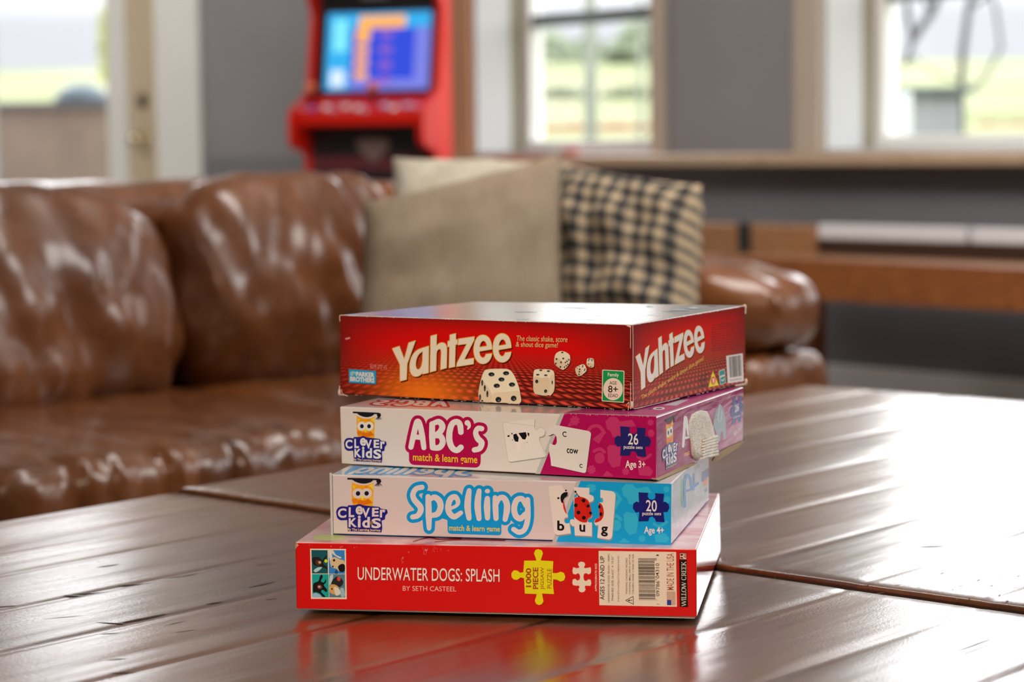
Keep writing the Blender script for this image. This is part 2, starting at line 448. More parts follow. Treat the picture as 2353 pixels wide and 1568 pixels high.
# ------------------------------------------------------------------ outdoors, beyond the panes
def terrain(D):
    return float(np.interp(D, [0, 9, 12, 16, 20, 30, 45, 60, 120], [-.3, -.25, .3, .72, .95, 1.45, 2.5, 3.0, 3.4]))
tm = MB(); xs = np.linspace(-60, 60, 41); ds = [8.9, 9.5, 10.5, 12, 14, 16, 18, 20, 24, 30, 37, 45, 60, 120]
gcol = mat('meadow', (.2, .22, .11), .9, .1); t = NT(gcol); v = t.coord('Object'); t.base(t.ramp(t.noise(v, .35, 5), [(.35, (.16, .19, .085)), (.5, (.21, .225, .12)), (.65, (.25, .245, .18))]))
V = []; 
lawn0 = rm(0, WD + WT, 0)
for b in [0, .6, 1.5, 3, 5, 8, 12, 16, 22, 30, 42, 60, 120]:
    for a in np.linspace(-90, 60, 51):
        p = rm(a, WD + WT + b, 0); V.append((p[0], p[1], -.3 if b < .5 else terrain(max(p[1], 9)) if True else 0))
n = 51; fs = [(i * n + j, i * n + j + 1, (i + 1) * n + j + 1, (i + 1) * n + j) for i in range(12) for j in range(n - 1)]
tm.mesh(V, fs, gcol); o = tm.build('lawn', kind='structure'); smoothobj(o); o['label'] = 'pale green meadow rising beyond the windows'; o['category'] = 'lawn'
def foliage(name, c, rx, ry, rz, n, size, M, label, cat, group=None, trunk=None, seed=1):
    rnd = random.Random(seed); mb = MB()
    for i in range(n):
        while True:
            p = [rnd.uniform(-1, 1) for _ in range(3)]
            if sum(q * q for q in p) < 1: break
        q = Vector((c[0] + p[0] * rx, c[1] + p[1] * ry, c[2] + p[2] * rz))
        a = Vector((rnd.uniform(-1, 1), rnd.uniform(-1, 1), rnd.uniform(-1, 1))).normalized() * size * rnd.uniform(.6, 1.3); b = a.orthogonal().normalized() * a.length * .6
        mb.face([q - a, q + b, q + a, q - b], M)
    root = empty(name, (c[0], c[1], terrain(c[1])), label, cat, group)
    mb.build('crown' if trunk else 'foliage', root)
    if trunk:
        tb = MB(); tb.tube([(c[0], c[1], terrain(c[1]) - .1), (c[0] + .1, c[1], c[2] - rz * .3), (c[0], c[1], c[2] + rz * .3)], [trunk, trunk * .8, trunk * .3], mat('bark', (.10, .08, .06), .9)); tb.build('trunk', root)
    return root
M_LEAF = mat('leaf_pale', (.18, .22, .14), .8); M_LEAF2 = mat('leaf_olive', (.12, .14, .08), .8); M_LEAFY = mat('leaf_yellow', (.34, .38, .08), .8)
M_BARK = mat('bark_dark', (.045, .045, .045), .9)
p = at(1375, 222, 30.)
for k, (px, w, lab) in enumerate([(1290, .85, 'olive hedge on the slope outside, the one nearer the arcade cabinet'), (1450, .85, 'olive hedge on the slope outside, the one farther from the arcade cabinet')]):
    c = at(px, 224, 30.); foliage('hedge', (c[0], c[1], c[2]), w * .5, .4, .12, 700, .07, M_LEAF2, lab, 'hedge', seed=3 + k)
for k, (px, py, Y, rx, rz, lab) in enumerate([(1215, 150, 48., 1.2, .8, 'pale leafy tree on the hill, nearest the arcade cabinet of the hill trees'), (1340, 165, 52., .9, .75, 'pale leafy tree on the hill in the middle of the sash window'), (1480, 150, 46., .8, .9, 'pale leafy tree on the hill close to the grey wall between the windows'), (2300, 205, 40., 1.2, .35, 'low pale bush on the hill beyond the window with the bare tree')]):
    c = at(px, py, Y); foliage('tree' if k < 3 else 'bush', c, rx, rx, rz, 900, .16, M_LEAF, lab, 'tree' if k < 3 else 'bush', trunk=.08 if k < 3 else None, seed=10 + k)
c = at(238, 105, 14.); foliage('shrub', c, .022, .1, .25, 110, .03, M_LEAFY, 'yellow green shrub at the edge of the glass door', 'shrub', trunk=.012, seed=20)
# red brown rail fence on the slope
def fence(px0, px1, py, Y, label, h=.05):
    a, b = at(px0, py, Y), at(px1, py, Y); Mf = mat('fence_red', rgb('#8f4f44'), .8)
    root = empty('rail_fence', ((a[0] + b[0]) / 2, Y, terrain(Y)), label, 'fence')
    mb = MB(); mb.box((a[0], Y, a[2] - h), (b[0] - a[0], 0, 0), (0, .05, 0), (0, 0, h * 2), Mf); mb.build('rail', root)
    for k in range(4):
        x = a[0] + (b[0] - a[0]) * (k + .5) / 4; q = MB(); q.box((x - .03, Y + .05, terrain(Y) - .1), (.06, 0, 0), (0, .06, 0), (0, 0, a[2] + h - terrain(Y) + .12), Mf); q.build('post', root)
fence(1180, 1560, 302, 20., 'red-brown rail fence seen through the sash window beside the arcade cabinet')
fence(2240, 2520, 296, 20., 'red-brown rail fence seen through the window with the bare tree')
# porch posts
def post(px0, px1, Y, M, label, top=3.2):
    a, b = at(px0, 200, Y), at(px1, 200, Y); mb = MB(); mb.box((a[0], Y, -.35), (b[0] - a[0], 0, 0), (0, b[0] - a[0], 0), (0, 0, top + .35), M)
    return tag(mb.build('porch_post', bevel=.005), label, 'post')
M_POST = mat('post_weathered', rgb('#8e958a'), .7)
post(1343, 1372, 11.5, M_POST, 'weathered porch post in the middle of the sash window beside the arcade cabinet')
post(1466, 1478, 11.5, M_POST, 'thin weathered porch post near the right frame of the sash window beside the arcade cabinet')
post(2066, 2096, 9.5, mat('post_white', (.72, .76, .78), .6), 'white porch post beside the grey shed outside', top=at(2080, 212, 9.5)[2])
# grey shed with dark flat roof
Y = 10.5; a, b = at(2096, 214, Y), at(2206, 350, Y); sh = empty('garden_shed', ((a[0] + b[0]) / 2, Y + .3, 0), 'low grey garden shed outside the window with the bare tree', 'shed')
mb = MB(); mb.box((a[0], Y, -.1), (b[0] - a[0], 0, 0), (0, .6, 0), (0, 0, a[2] + .1), mat('shed_grey', rgb('#8b8e92'), .8)); mb.build('wall_panel', sh)
mb = MB(); mb.box((a[0] - .07, Y - .05, a[2]), (b[0] - a[0] + .14, 0, 0), (0, .7, 0), (0, 0, .025), mat('shed_roof', rgb('#4c5a60'), .7)); mb.build('roof', sh)
# bare tree with dark limbs
Y = 12.; tr = empty('bare_tree', at(2205, 420, Y) * np.array([1, 1, 0]), 'bare dark tree with forking limbs outside the right-hand window'.replace('right-hand ', 'far '), 'tree')
mb = MB(); P = lambda x, y, d=0: at(x, y, Y + d)
mb.tube([P(2200, 420), P(2207, 300), P(2208, 215), P(2212, 120), P(2226, 20), P(2250, -120)], [.026, .024, .02, .02, .018, .014], M_BARK); mb.build('trunk', tr)
for pts, r in [([(2208, 215), (2120, 70, .2), (2170, -10, .2)], .0), ]: pass
for pts, r in [([(2080, 150), (2098, 90), (2140, 30), (2172, -40)], .022), ([(2098, 90), (2085, 30), (2082, -40)], .016), ([(2140, 30), (2120, -10), (2080, -30)], .016), ([(2226, 20), (2270, -10), (2300, -50)], .012), ([(2208, 215), (2260, 185), (2300, 110), (2290, 30), (2275, -30)], .010), ([(2210, 190), (2150, 170), (2100, 130), (2080, 150)], .008)]:
    q = MB(); q.tube([P(x, y, .15) for x, y in pts], r, M_BARK, 8); q.build('limb', tr)
# patio wall beyond the glass door
Y = 13.; a, b = at(-140, 250, Y), at(262, 250, Y); pw = empty('patio_wall', ((a[0] + b[0]) / 2, Y, -.3), 'brown patio wall beyond the glass door', 'wall')
mb = MB(); mb.box((a[0], Y, -.3), (b[0] - a[0], 0, 0), (0, .3, 0), (0, 0, a[2] + .3), painted('patio_brown', rgb('#8a776b'), .8, .2)); mb.build('masonry', pw)
mb = MB(); mb.box((a[0], Y - .03, a[2]), (b[0] - a[0], 0, 0), (0, .36, 0), (0, 0, .03), mat('patio_cap', rgb('#6d6a70'), .7)); mb.build('coping', pw)
c = at(188, 222, 13.15); mb = MB(); lathe(mb, (c[0], c[1], a[2] + .03), (0, 0, 1), [(0, .16), (.04, .16), (.08, .12), (.11, .06), (.12, .01)], mat('kettle_dark', rgb('#4a5a62'), .5)); tag(smoothobj(mb.build('dome_lid')), 'dark blue-grey dome on the brown patio wall beyond the glass door', 'dome')

# ------------------------------------------------------------------ bench in front of the window wall
bb = WD - .70
zt, zb = onplane(2100, 606, rm(0, bb, 0), E2)[2], onplane(2100, 704, rm(0, bb, 0), E2)[2]
a_l = wall_s(1580, 640, bb)[0]; a_r = .6
bn = empty('long_bench', rm((a_l + a_r) / 2, bb + .2, 0), 'long low wooden bench under the window ledge', 'bench')
mb = MB(); rbox(mb, a_l, a_r, bb, bb + .05, zb, zt, M_BENCH); mb.build('front_rail', bn, bevel=.005)
mb = MB(); rbox(mb, a_l, a_r, bb + .05, bb + .42, zt - .045, zt - .012, M_BENCHL); mb.build('seat_board', bn, bevel=.004)
bk = bb + .44
zp0, zp1, zp2 = (onplane(2100, y, rm(0, bk, 0), E2)[2] for y in (583, 556, 520))
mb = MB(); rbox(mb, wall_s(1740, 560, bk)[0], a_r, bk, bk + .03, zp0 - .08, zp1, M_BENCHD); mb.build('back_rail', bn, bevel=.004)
for x0, x1 in ((1880, 2218), (2232, 2700)):
    mb = MB(); rbox(mb, wall_s(x0, 540, bk)[0], wall_s(x1, 540, bk)[0], bk - .005, bk + .03, zp1, zp2, M_PALE); o = mb.build('back_slat', bn, bevel=.006); o['label'] = 'pale glossy back slat'
mb = MB(); rbox(mb, wall_s(1610, 560, bk)[0], wall_s(1880, 560, bk)[0], bk - .02, bk + .03, zp0 - .08, zp2 - .004, M_BENCHL); mb.build('end_block', bn, bevel=.006)
mb = MB(); rbox(mb, wall_s(1710, 560, bk)[0], wall_s(1735, 560, bk)[0], bk - .03, bk - .02, zp0 - .01, zp2, M_BLACK); o = mb.build('bracket', bn, bevel=.003); o['label'] = 'black iron bracket'
for a in (a_l + .1, (a_l + a_r) / 2, a_r - .1):
    for b_ in (bb + .06, bb + .36):
        mb = MB(); rbox(mb, a, a + .06, b_, b_ + .06, 0, zt - .045, M_BENCH); mb.build('leg', bn)
# small red thing on the ledge
c = onplane(1312, 357, rm(0, WD - .06, 0), E2); mb = MB(); lathe(mb, (c[0], c[1], LEDZ), (0, 0, 1), [(0, .026), (.004, .03), (.018, .03), (.022, .026)], mat('red_puck', (.55, .06, .05), .3), 24); tag(smoothobj(mb.build('game_puck')), 'small red puck lying on the window ledge behind the cushions', 'puck')
# ------------------------------------------------------------------ arcade cabinet
YA = math.radians(15); AF = np.array([-math.sin(YA), -math.cos(YA), 0]); AX = np.array([math.cos(YA), -math.sin(YA), 0])
pa = at(846, 300, 7.6); A0 = np.array([pa[0], pa[1], 0]) + AF * -.36 + AX * .0
def ac(x, y, z): return A0 + AX * x + AF * y + UP * (z - .016 * min(1, z / .5))
arc = empty('arcade_cabinet', A0, 'red upright arcade cabinet with a lit blue screen', 'arcade machine')
M_ARED = mat('arcade_red', (.74, .014, .004), .5, .2)
M_ABLK = mat('arcade_black', (.018, .017, .019), .35)
prof = [(.16, 0), (.34, 0), (.34, .79), (.36, .81), (.48, .83), (.50, .85), (.50, .94), (.48, .96), (.37, 1.0), (.31, 1.03), (.25, 1.30), (.33, 1.40), (.33, 1.62), (.16, 1.62)]
hw = .233
for sx in (-1, 1):
    mb = MB(); x0 = sx * hw - .012; n = len(prof)
    V = [ac(x0, y, z) for y, z in prof] + [ac(x0 + .024, y, z) for y, z in prof]
    mb.mesh(V, [tuple(range(n)), tuple(range(2 * n - 1, n - 1, -1))] + [(i, (i + 1) % n, n + (i + 1) % n, n + i) for i in range(n)], M_ARED)
    mb.build('side_panel', arc, bevel=.004)
def abox(name, x0, x1, y0, y1, z0, z1, M, bev=.004, parent=arc, label=None):
    mb = MB(); mb.box(ac(x0, y0, z0), AX * (x1 - x0), AF * (y1 - y0), UP * (z1 - z0), M); o = mb.build(name, parent, bevel=bev)
    if label: o['label'] = label
    return o
abox('body', -hw + .012, hw - .012, 0.165, .22, 0, 1.60, M_ABLK)
# tilted monitor: bezel, screen and picture
def tilt(x, t, d=0):   # t: 0 bottom .. 1 top of the monitor plane
    return ac(x, .285 - .062 * t, 1.02 + .29 * t) + (AF * .97 + UP * .21) * d
def quadbox(mb, x0, x1, t0, t1, d0, d1, M):
    P = [tilt(x, t, d) for d in (d0, d1) for t in (t0, t1) for x in (x0, x1)]
    mb.mesh(P, [(0, 2, 3, 1), (4, 5, 7, 6), (0, 1, 5, 4), (2, 6, 7, 3), (0, 4, 6, 2), (1, 3, 7, 5)], M)
bz = MB(); quadbox(bz, -.221, .221, -.02, 1.12, -.03, 0, M_ABLK); bz = bz.build('screen_bezel', arc, bevel=.004)
mb = MB(); x0, x1 = -.182, .197
quadbox(mb, x0 - .008, x1 + .008, .0, .985, 0, .006, mat('bezel_inner', (.16, .15, .20), .4)); mb.build('bezel_lip', bz, bevel=.004)
def emit(name, c, s=1.0): return mat('screen_' + name, (.01, .01, .01), .6, .15, emis=c, es=s)
sc = MB(); quadbox(sc, x0, x1, .03, .96, .006, .010, emit('blue', rgb('#2f4fe0'))); scr = sc.build('screen', arc)
def sq(mb, u0, u1, v0, v1, M, d):
    quadbox(mb, x0 + (x1 - x0) * u0, x0 + (x1 - x0) * u1, .03 + .93 * v0, .03 + .93 * v1, .010, .010 + d, M)
mb = MB()
sq(mb, 0, .235, 0, 1, emit('cyan', rgb('#35b4f5')), .0004); sq(mb, .06, .20, .5, .92, emit('lightcyan', rgb('#86f2ff')), .0006); sq(mb, .05, .19, .04, .26, emit('pale', rgb('#dcecff'), 1.1), .0006)
sq(mb, .235, 1, .80, 1, emit('cyan', (0, 0, 0)), .0004); sq(mb, .86, 1, 0, .8, emit('violet', rgb('#7f86ea')), .0004); sq(mb, .24, .86, 0, .13, emit('violet', (0, 0, 0)), .0004)
sq(mb, .31, .76, .80, .96, emit('orange', rgb('#ffb45a'), 1.1), .0008); sq(mb, .29, .42, .66, .82, emit('orange', (0, 0, 0)), .0008)
for k in range(4): sq(mb, .28, .41, .14 + .155 * k, .25 + .155 * k, emit('orange', (0, 0, 0)), .0008)
for k in range(4): sq(mb, .52, .64, .07 + .2 * k, .16 + .2 * k, emit('purple', rgb('#9a63c8')), .0008)
mb.build('game_picture', scr)
abox('marquee', -hw + .012, hw - .012, .22, .325, 1.40, 1.61, mat('marquee_dark', (.03, .03, .06), .3))
abox('speaker_grille', -.05, .05, .255, .275, 1.345, 1.385, mat('grille_grey', (.18, .18, .18), .5))
# control deck
mb = MB(); P = [ac(x, y, z) for x in (-hw + .012, hw - .012) for y, z in ((.29, .905), (.475, .905), (.475, .945), (.37, .985), (.29, 1.01))]
mb.mesh(P, [(0, 1, 2, 3, 4), (9, 8, 7, 6, 5), (0, 5, 6, 1), (1, 6, 7, 2), (2, 7, 8, 3), (3, 8, 9, 4), (4, 9, 5, 0)], M_ARED); deck = mb.build('control_deck', arc, bevel=.003)
nd = np.array(UP) * .93 + AF * .36
def dk(x, q): return ac(x, .37 + .105 * q, .985 - .04 * q)
for x in (-.19, .035):
    mb = MB(); a = dk(x, .15); mb.tube([a, a + nd * .05], .006, M_ABLK); j = mb.build('joystick', deck)
    mb = MB(); lathe(mb, a + nd * .045, nd, [(0, .004), (.004, .013), (.014, .019), (.024, .019), (.034, .012), (.038, .003)], mat('joystick_orange', (.9, .16, .01), .2, coat=1)); smoothobj(mb.build('joystick_ball', deck))
bc = {'pink': rgb('#e08aa0'), 'purple': rgb('#9a4fc0'), 'white': (.85, .8, .8), 'blue': rgb('#a9bbe6')}
for x, q, cn in [(-.215, .55, 'pink'), (-.175, .6, 'purple'), (-.13, .5, 'white'), (-.10, .75, 'pink'), (-.06, .45, 'white'), (-.01, .6, 'white'), (.02, .8, 'pink'), (.08, .45, 'blue'), (.12, .65, 'white'), (.16, .45, 'blue'), (.20, .6, 'pink')]:
    mb = MB(); lathe(mb, dk(x, q), nd, [(0, .017), (.006, .017), (.009, .013), (.011, .012), (.012, .004)], mat('button_' + cn, bc[cn], .15, coat=1), 16); smoothobj(mb.build('push_button', deck))
abox('front_panel', -hw + .012, hw - .012, .30, .335, .70, .905, M_ABLK)
abox('trim_band', -hw + .012, hw - .012, .333, .338, .745, .80, mat('band_maroon', rgb('#6b3038'), .4))
mb = MB(); q = [(-.062, .865), (-.03, .875), (.03, .875), (.062, .865), (.055, .84), (.0, .79), (-.055, .84)]
mb.mesh([ac(x + .01, .342, z - .015) for x, z in q] + [ac(x + .01, .336, z - .015) for x, z in q], [tuple(range(7)), tuple(range(13, 6, -1))] + [(i, (i + 1) % 7, 7 + (i + 1) % 7, 7 + i) for i in range(7)], mat('emblem_tan', rgb('#86726b'), .4)); mb.build('emblem', arc)
abox('kick_panel', -hw + .012, hw - .012, .30, .332, .02, .70, M_ABLK)
abox('badge', -.075, .085, .332, .336, .655, .695, mat('badge_tan', rgb('#7d7263'), .45), .002)
abox('speckle_foot', -hw - .012, hw + .012, 0.17, .345, 0, .02, M_ABLK).name = 'foot_rail'

# ------------------------------------------------------------------ leather sofa
SA = math.radians(44); S1 = np.array([math.cos(SA), math.sin(SA), 0]); S2 = np.array([math.sin(SA), -math.cos(SA), 0])   # along the sofa / towards its front
KS = 1.2
F0 = np.array([-.39, 2.55, 0]) * KS
V1, V2, VU = S1 * KS, S2 * KS, UP * KS
def sf(s, b, z): return F0 + V1 * s - V2 * b + UP * (CZ - (CZ - z) * KS)          # b: distance back from the seat front
M_LEA = mat('brown_leather', (.2, .08, .035), .3, .5, coat=.55, coatr=.15)
t = NT(M_LEA); v = t.coord('Object'); f = t.noise(v, 3.2, 5, .6, .4); f2 = t.noise(v, 22, 4, .6, .6); f3 = t.noise(v, 300, 2)
t.base(t.mix(.45, t.ramp(f, [(.3, rgb('#502a13')), (.5, rgb('#78451e')), (.72, rgb('#985a26'))]), t.ramp(f2, [(.3, rgb('#4f2b19')), (.7, rgb('#824f2f'))])))
t.rough(t.ramp(f2, [(.3, .24), (.7, .38)])); t.normal(t.bump(f3, .12, .001, t.bump(f2, .22, .006)))
sofa = empty('leather_sofa', sf(.2, .45, 0), 'glossy brown leather sofa behind the coffee table', 'sofa')
def cushion(name, c, ax, ay, az, k, n, disp, M, parent, exps=None):
    """superellipsoid pad; ax, ay, az are half-axis vectors; disp(q) moves each point along its own radius"""
    ax, ay, az, c = map(lambda q: np.asarray(q, float), (ax, ay, az, c)); idx = {}; V = []; fs = []
    g = [math.tan(-math.pi / 4 + math.pi / 2 * i / n) for i in range(n + 1)]
    def vert(x, y, z):
        key = (round(x, 6), round(y, 6), round(z, 6))
        if key not in idx:
            r = (abs(x)**k + abs(y)**k + abs(z)**k) ** (-1 / k); q = np.array([x, y, z]) * r
            d = disp(q) if disp else 0
            dirn = ax * q[0] / np.linalg.norm(ax) + ay * q[1] / np.linalg.norm(ay) + az * q[2] / np.linalg.norm(az); dirn /= np.linalg.norm(dirn) + 1e-9
            V.append(c + ax * q[0] + ay * q[1] + az * q[2] + dirn * d); idx[key] = len(V) - 1
        return idx[key]
    for fx in range(3):
        for sg in (-1, 1):
            for i in range(n):
                for j in range(n):
                    q = []
                    for (u, w) in ((i, j), (i + 1, j), (i + 1, j + 1), (i, j + 1)):
                        p = [0, 0, 0]; p[fx] = sg; p[(fx + 1) % 3] = g[u]; p[(fx + 2) % 3] = g[w]; q.append(vert(*p))
                    fs.append(tuple(q))
    mb = MB(); mb.mesh(V, fs, M); return smoothobj(mb.build(name, parent))
def N(x, y, z): return noise.noise(Vector((x, y, z)))
def wr(seed, a1=.016, a2=.008):
    def d(q):
        s, b, z = q
        fold = N(s * 5.5 + seed + z * 1.2, z * .8, seed) * a1 + N(s * 11 + seed - z * 2, z * 1.5, seed + 5) * a2 + N(s * 2 + seed, z * 3, 9) * a2 * .7
        return fold * (1.15 - .5 * z)
    return d
lean = np.array(UP) * .97 - S2 * .25; leann = S2 * .97 + UP * .25
for k, (s0, s1, tz) in enumerate([(-.27, .402, -.008), (.40, .95, -.004), (-.93, -.275, -.008)]):
    hw_ = (s1 - s0) / 2
    ro_ = math.radians(3 if k == 1 else 0); ca_, sa_ = math.cos(ro_), math.sin(ro_)
    bc_ = cushion('back_cushion', sf((s0 + s1) / 2, .635, .585 + tz), (S1 * ca_ - lean * sa_) * hw_ * KS, -leann * .18, (lean * ca_ + S1 * sa_) * .222, 3.2, 34, wr(3.1 + k * 4), M_LEA, sofa)
    def seatd(q, k=k):
        s, b, z = q
        front = max(0., b) ** 2
        return (N(s * 19 + k * 9, z * .9, 2) * .026 * front) + N(s * 5 + k, b * 2, 4) * .006 + N(s * 34 + k, b * 2 + z, 7) * .012 * front
    if k == 1: s1 = .985; hw_ = (s1 - s0) / 2
    cushion('seat_cushion', sf((s0 + s1) / 2, .315, .343), V1 * (hw_ + .003), V2 * .325, VU * .122, 9, 48, seatd, M_LEA, sofa)
mb = MB(); mb.box(sf(-.95, .80, .20), V1 * 2.05, V2 * .12, VU * .545, M_LEA); mb.build('back_frame', sofa, bevel=.045, smooth=True, seg=4)
def fro(q): return N(q[0] * 30, q[2] * 2, 1) * .012
cushion('top_roll', sf(.07, .735, .722), V1 * 1.0, V2 * .11, VU * .043, 3.5, 40, lambda q: N(q[0] * 12, q[1] * 2, 3) * .008, M_LEA, sofa)
mb = MB(); mb.box(sf(-.95, .74, .19), V1 * 2.0, V2 * .72, VU * .06, M_LEA); mb.build('base_frame', sofa, bevel=.02, smooth=True)
for s0 in (.965, -1.16):
    mb = MB(); mb.box(sf(s0 + .02, .72, .19), V1 * .19, V2 * .745, VU * .31, M_LEA); ar = mb.build('armrest', sofa, bevel=.05, smooth=True, seg=4)
    cushion('arm_pad', sf(s0 + .115, .34, .555), V1 * .125, V2 * .41, VU * .082, 3.0, 26, lambda q: N(q[0] * 4, q[1] * 7, 3) * .012, M_LEA, ar)
    cushion('arm_front', sf(s0 + .115, -.02, .345), V1 * .105, V2 * .035, VU * .15, 5, 16, lambda q: N(q[0] * 3, q[2] * 4, 8) * .006, M_LEA, ar)
for s0 in (-.9, 1.0):
    for b_ in (.05, .70):
        mb = MB(); lathe(mb, sf(s0, b_, 0) * np.array([1, 1, 0]), (0, 0, 1), [(0, .025), (.075, .03)], M_BENCHD, 12); mb.build('leg', sofa)

# ------------------------------------------------------------------ cushions on the sofa
def pillow(name, TL, TR, BR, BL, th, M, n=26, wr_=.004, seed=0, pw=.42, size=None):
    TL, TR, BR, BL = map(lambda q: np.asarray(q, float), (TL, TR, BR, BL))
    nn = np.cross(TR - TL, BL - TL); nn /= np.linalg.norm(nn)
    if np.dot(nn, CAM - TL) < 0: nn = -nn
    wu = (np.linalg.norm(TR - TL) + np.linalg.norm(BR - BL)) / 2; wv = (np.linalg.norm(BL - TL) + np.linalg.norm(BR - TR)) / 2
    mb = MB(); idx = {}
    def P(i, j, sd):
        u, w = i / n, j / n
        p = (1 - w) * ((1 - u) * TL + u * TR) + w * ((1 - u) * BL + u * BR)
        x, y = 2 * u - 1, 2 * w - 1
        e = max(0., (1 - x * x) * (1 - y * y))
        # edges pull in between the corners
        c = (TL + TR + BR + BL) / 4; pull = .045 * ((1 - x * x) * y * y + (1 - y * y) * x * x)
        p = p + (c - p) * pull
        h = th * e ** pw + N(u * 5 + seed, w * 5, sd) * wr_ * e ** .3 * 2 + N(u * 13 + seed, w * 11, sd) * wr_ * .6 * e ** .3
        return p + nn * h * sd, (u * wu, w * wv)
    for sd in (1, -1):
        for i in range(n):
            for j in range(n):
                q = [P(a, b, sd) for a, b in ((i, j), (i + 1, j), (i + 1, j + 1), (i, j + 1))]
                if sd < 0: q = q[::-1]
                mb.face([a for a, _ in q], M, [b for _, b in q])
    o = mb.build(name, weld=True, smooth=True); return o
M_BUR = mat('woven_tan', rgb('#a08a70'), .85, .2)
t = NT(M_BUR); v = t.coord('UV'); sx = t.sep(v)
wv1 = t.math('SINE', t.math('MULTIPLY', sx[0], 750)); wv2 = t.math('SINE', t.math('MULTIPLY', sx[1], 750)); wv = t.math('MULTIPLY', wv1, wv2)
nz = t.noise(v, 9, 4); big = t.noise(t.coord('UV', scale=(60, 5, 1)), 4, 3)
rib = t.math('ADD', t.math('MULTIPLY', wv1, .5), .5)
t.base(t.mix(t.math('MULTIPLY', rib, .35), t.mix(.35, t.ramp(nz, [(.3, rgb('#8f7d66')), (.7, rgb('#ab9a84'))]), t.ramp(big, [(.3, rgb('#83705a')), (.7, rgb('#b5a491'))])), rgb('#5f4f3e')))
t.normal(t.bump(wv, .5, .0015, t.bump(big, .25, .002)))
M_GREY = mat('woven_grey', rgb('#b3ab99'), .9, .2); t = NT(M_GREY); v = t.coord('UV'); t.normal(t.bump(t.noise(v, 60, 3), .6, .006)); t.base(t.ramp(t.noise(v, 18, 3), [(.3, rgb('#a39a86')), (.7, rgb('#c3bcac'))]))
M_CHK = mat('black_tan_check', rgb('#b59868'), .85, .2)
t = NT(M_CHK); v = t.coord('UV'); sx = t.sep(v); per = .0315
def band(s):
    fr = t.math('FRACT', t.math('DIVIDE', s, per)); return t.math('GREATER_THAN', fr, .5)
a_, b_ = band(sx[0]), band(sx[1]); sm_ = t.math('ADD', a_, b_)
t.base(t.ramp(t.math('MULTIPLY', sm_, .5), [(0, rgb('#b9a283')), (.25, rgb('#686258')), (.75, rgb('#1c2026'))], 'CONSTANT')); t.normal(t.bump(t.noise(v, 500, 2), .3, .001))
gp = pillow('throw_pillow', at(903, 362, 4.008), at(1300, 368, 4.200), at(1300, 700, 4.032), at(890, 700, 3.816), .054, M_GREY, seed=3, wr_=.008)
tag(gp, 'pale grey fuzzy pillow leaning on the sofa back behind the tan one', 'pillow')
bp = pillow('throw_pillow', at(836, 466, 3.696), at(1292, 350, 3.840), at(1304, 885, 3.624), at(800, 893, 3.504), .072, M_BUR, seed=1, wr_=.006)
tag(bp, 'plain woven tan pillow standing on the sofa in front of the pale grey one', 'pillow')
cp_ = pillow('throw_pillow', at(1270, 368, 4.032), at(1612, 425, 3.768), at(1578, 850, 3.624), at(1270, 870, 3.804), .085, M_CHK, seed=2, wr_=.016, pw=.42)
tag(cp_, 'black and tan checked pillow leaning against the sofa arm', 'pillow')

# ------------------------------------------------------------------ coffee table
TA = math.radians(49.2); T1 = np.array([math.cos(TA), math.sin(TA), 0]); T2 = np.array([math.sin(TA), -math.cos(TA), 0])
G0 = np.array([-.356, 2.252, 0])
def tb(a, b, z): return G0 + T1 * a + T2 * b + UP * z
M_TAB = mat('table_wood', (.12, .04, .015), .16, .5, coat=1, coatr=.19, ior=1.5)
M_TAB.node_tree.nodes['Principled BSDF'].inputs['Coat IOR'].default_value = 1.6
t = NT(M_TAB); v = t.coord('UV'); sx = t.sep(v)
pk = t.math('FLOOR', t.math('DIVIDE', sx[1], .118)); wn_ = t.n('ShaderNodeTexWhiteNoise', noise_dimensions='1D'); t.l(t.math('ADD', pk, 3.3), wn_.inputs['W'])
g1 = t.noise(t.coord('UV', scale=(2.2, 26, 1)), 2.2, 5, .6, .7); g2 = t.noise(t.coord('UV', scale=(6, 160, 1)), 2, 3); fine = t.noise(t.coord('UV', scale=(150, 420, 1)), 2, 2); wav = t.noise(t.coord('UV', scale=(1.1, 9, 1)), 2.6, 2, .45)
pc = t.ramp(wn_.outputs['Value'], [(0, rgb('#3a1b0e')), (.35, rgb('#73451f')), (.65, rgb('#482412')), (1, rgb('#8c5930'))])
t.base(t.mix(.5, pc, t.mix(.5, t.ramp(g1, [(.3, rgb('#31170c')), (.55, rgb('#603819')), (.75, rgb('#7a4d28'))]), t.ramp(g2, [(.3, rgb('#381b0d')), (.7, rgb('#6f4520'))]))))
t.rough(t.ramp(wav, [(.3, .22), (.7, .34)]))
nb = t.bump(fine, .14, .0008, t.bump(g1, .05, .004, t.bump(wav, .22, .006))); t.normal(nb); t.l(nb, t.b.inputs['Coat Normal'])
M_DUST = mat('table_dust', (.75, .72, .68), .7)
M_DENT = mat('table_dent', rgb('#1d0d08'), .5)
M_TEDGE = woodmat('table_edge_wood', rgb('#1c0e08'), rgb('#3c2414'), .7, rot=TA)
table = empty('coffee_table', tb(.2, .6, 0), 'glossy dark plank coffee table carrying the stack of boxes', 'coffee table')
PL = .118
def hgt(a, b):
    q = (b / PL) % 1; d = min(q, 1 - q) * PL
    g = -.0012 * (.35 + .65 * (N(math.floor(b / PL + .5) * 3.7, a * .8, 5) + .6)) * math.exp(-(d / .005) ** 2)
    return g + N(a * 1.2, b * 11, 3) * .0012 + N(a * 2.5 + 7, b * 30, 8) * .0004 + math.sin(math.pi * q) * .0006
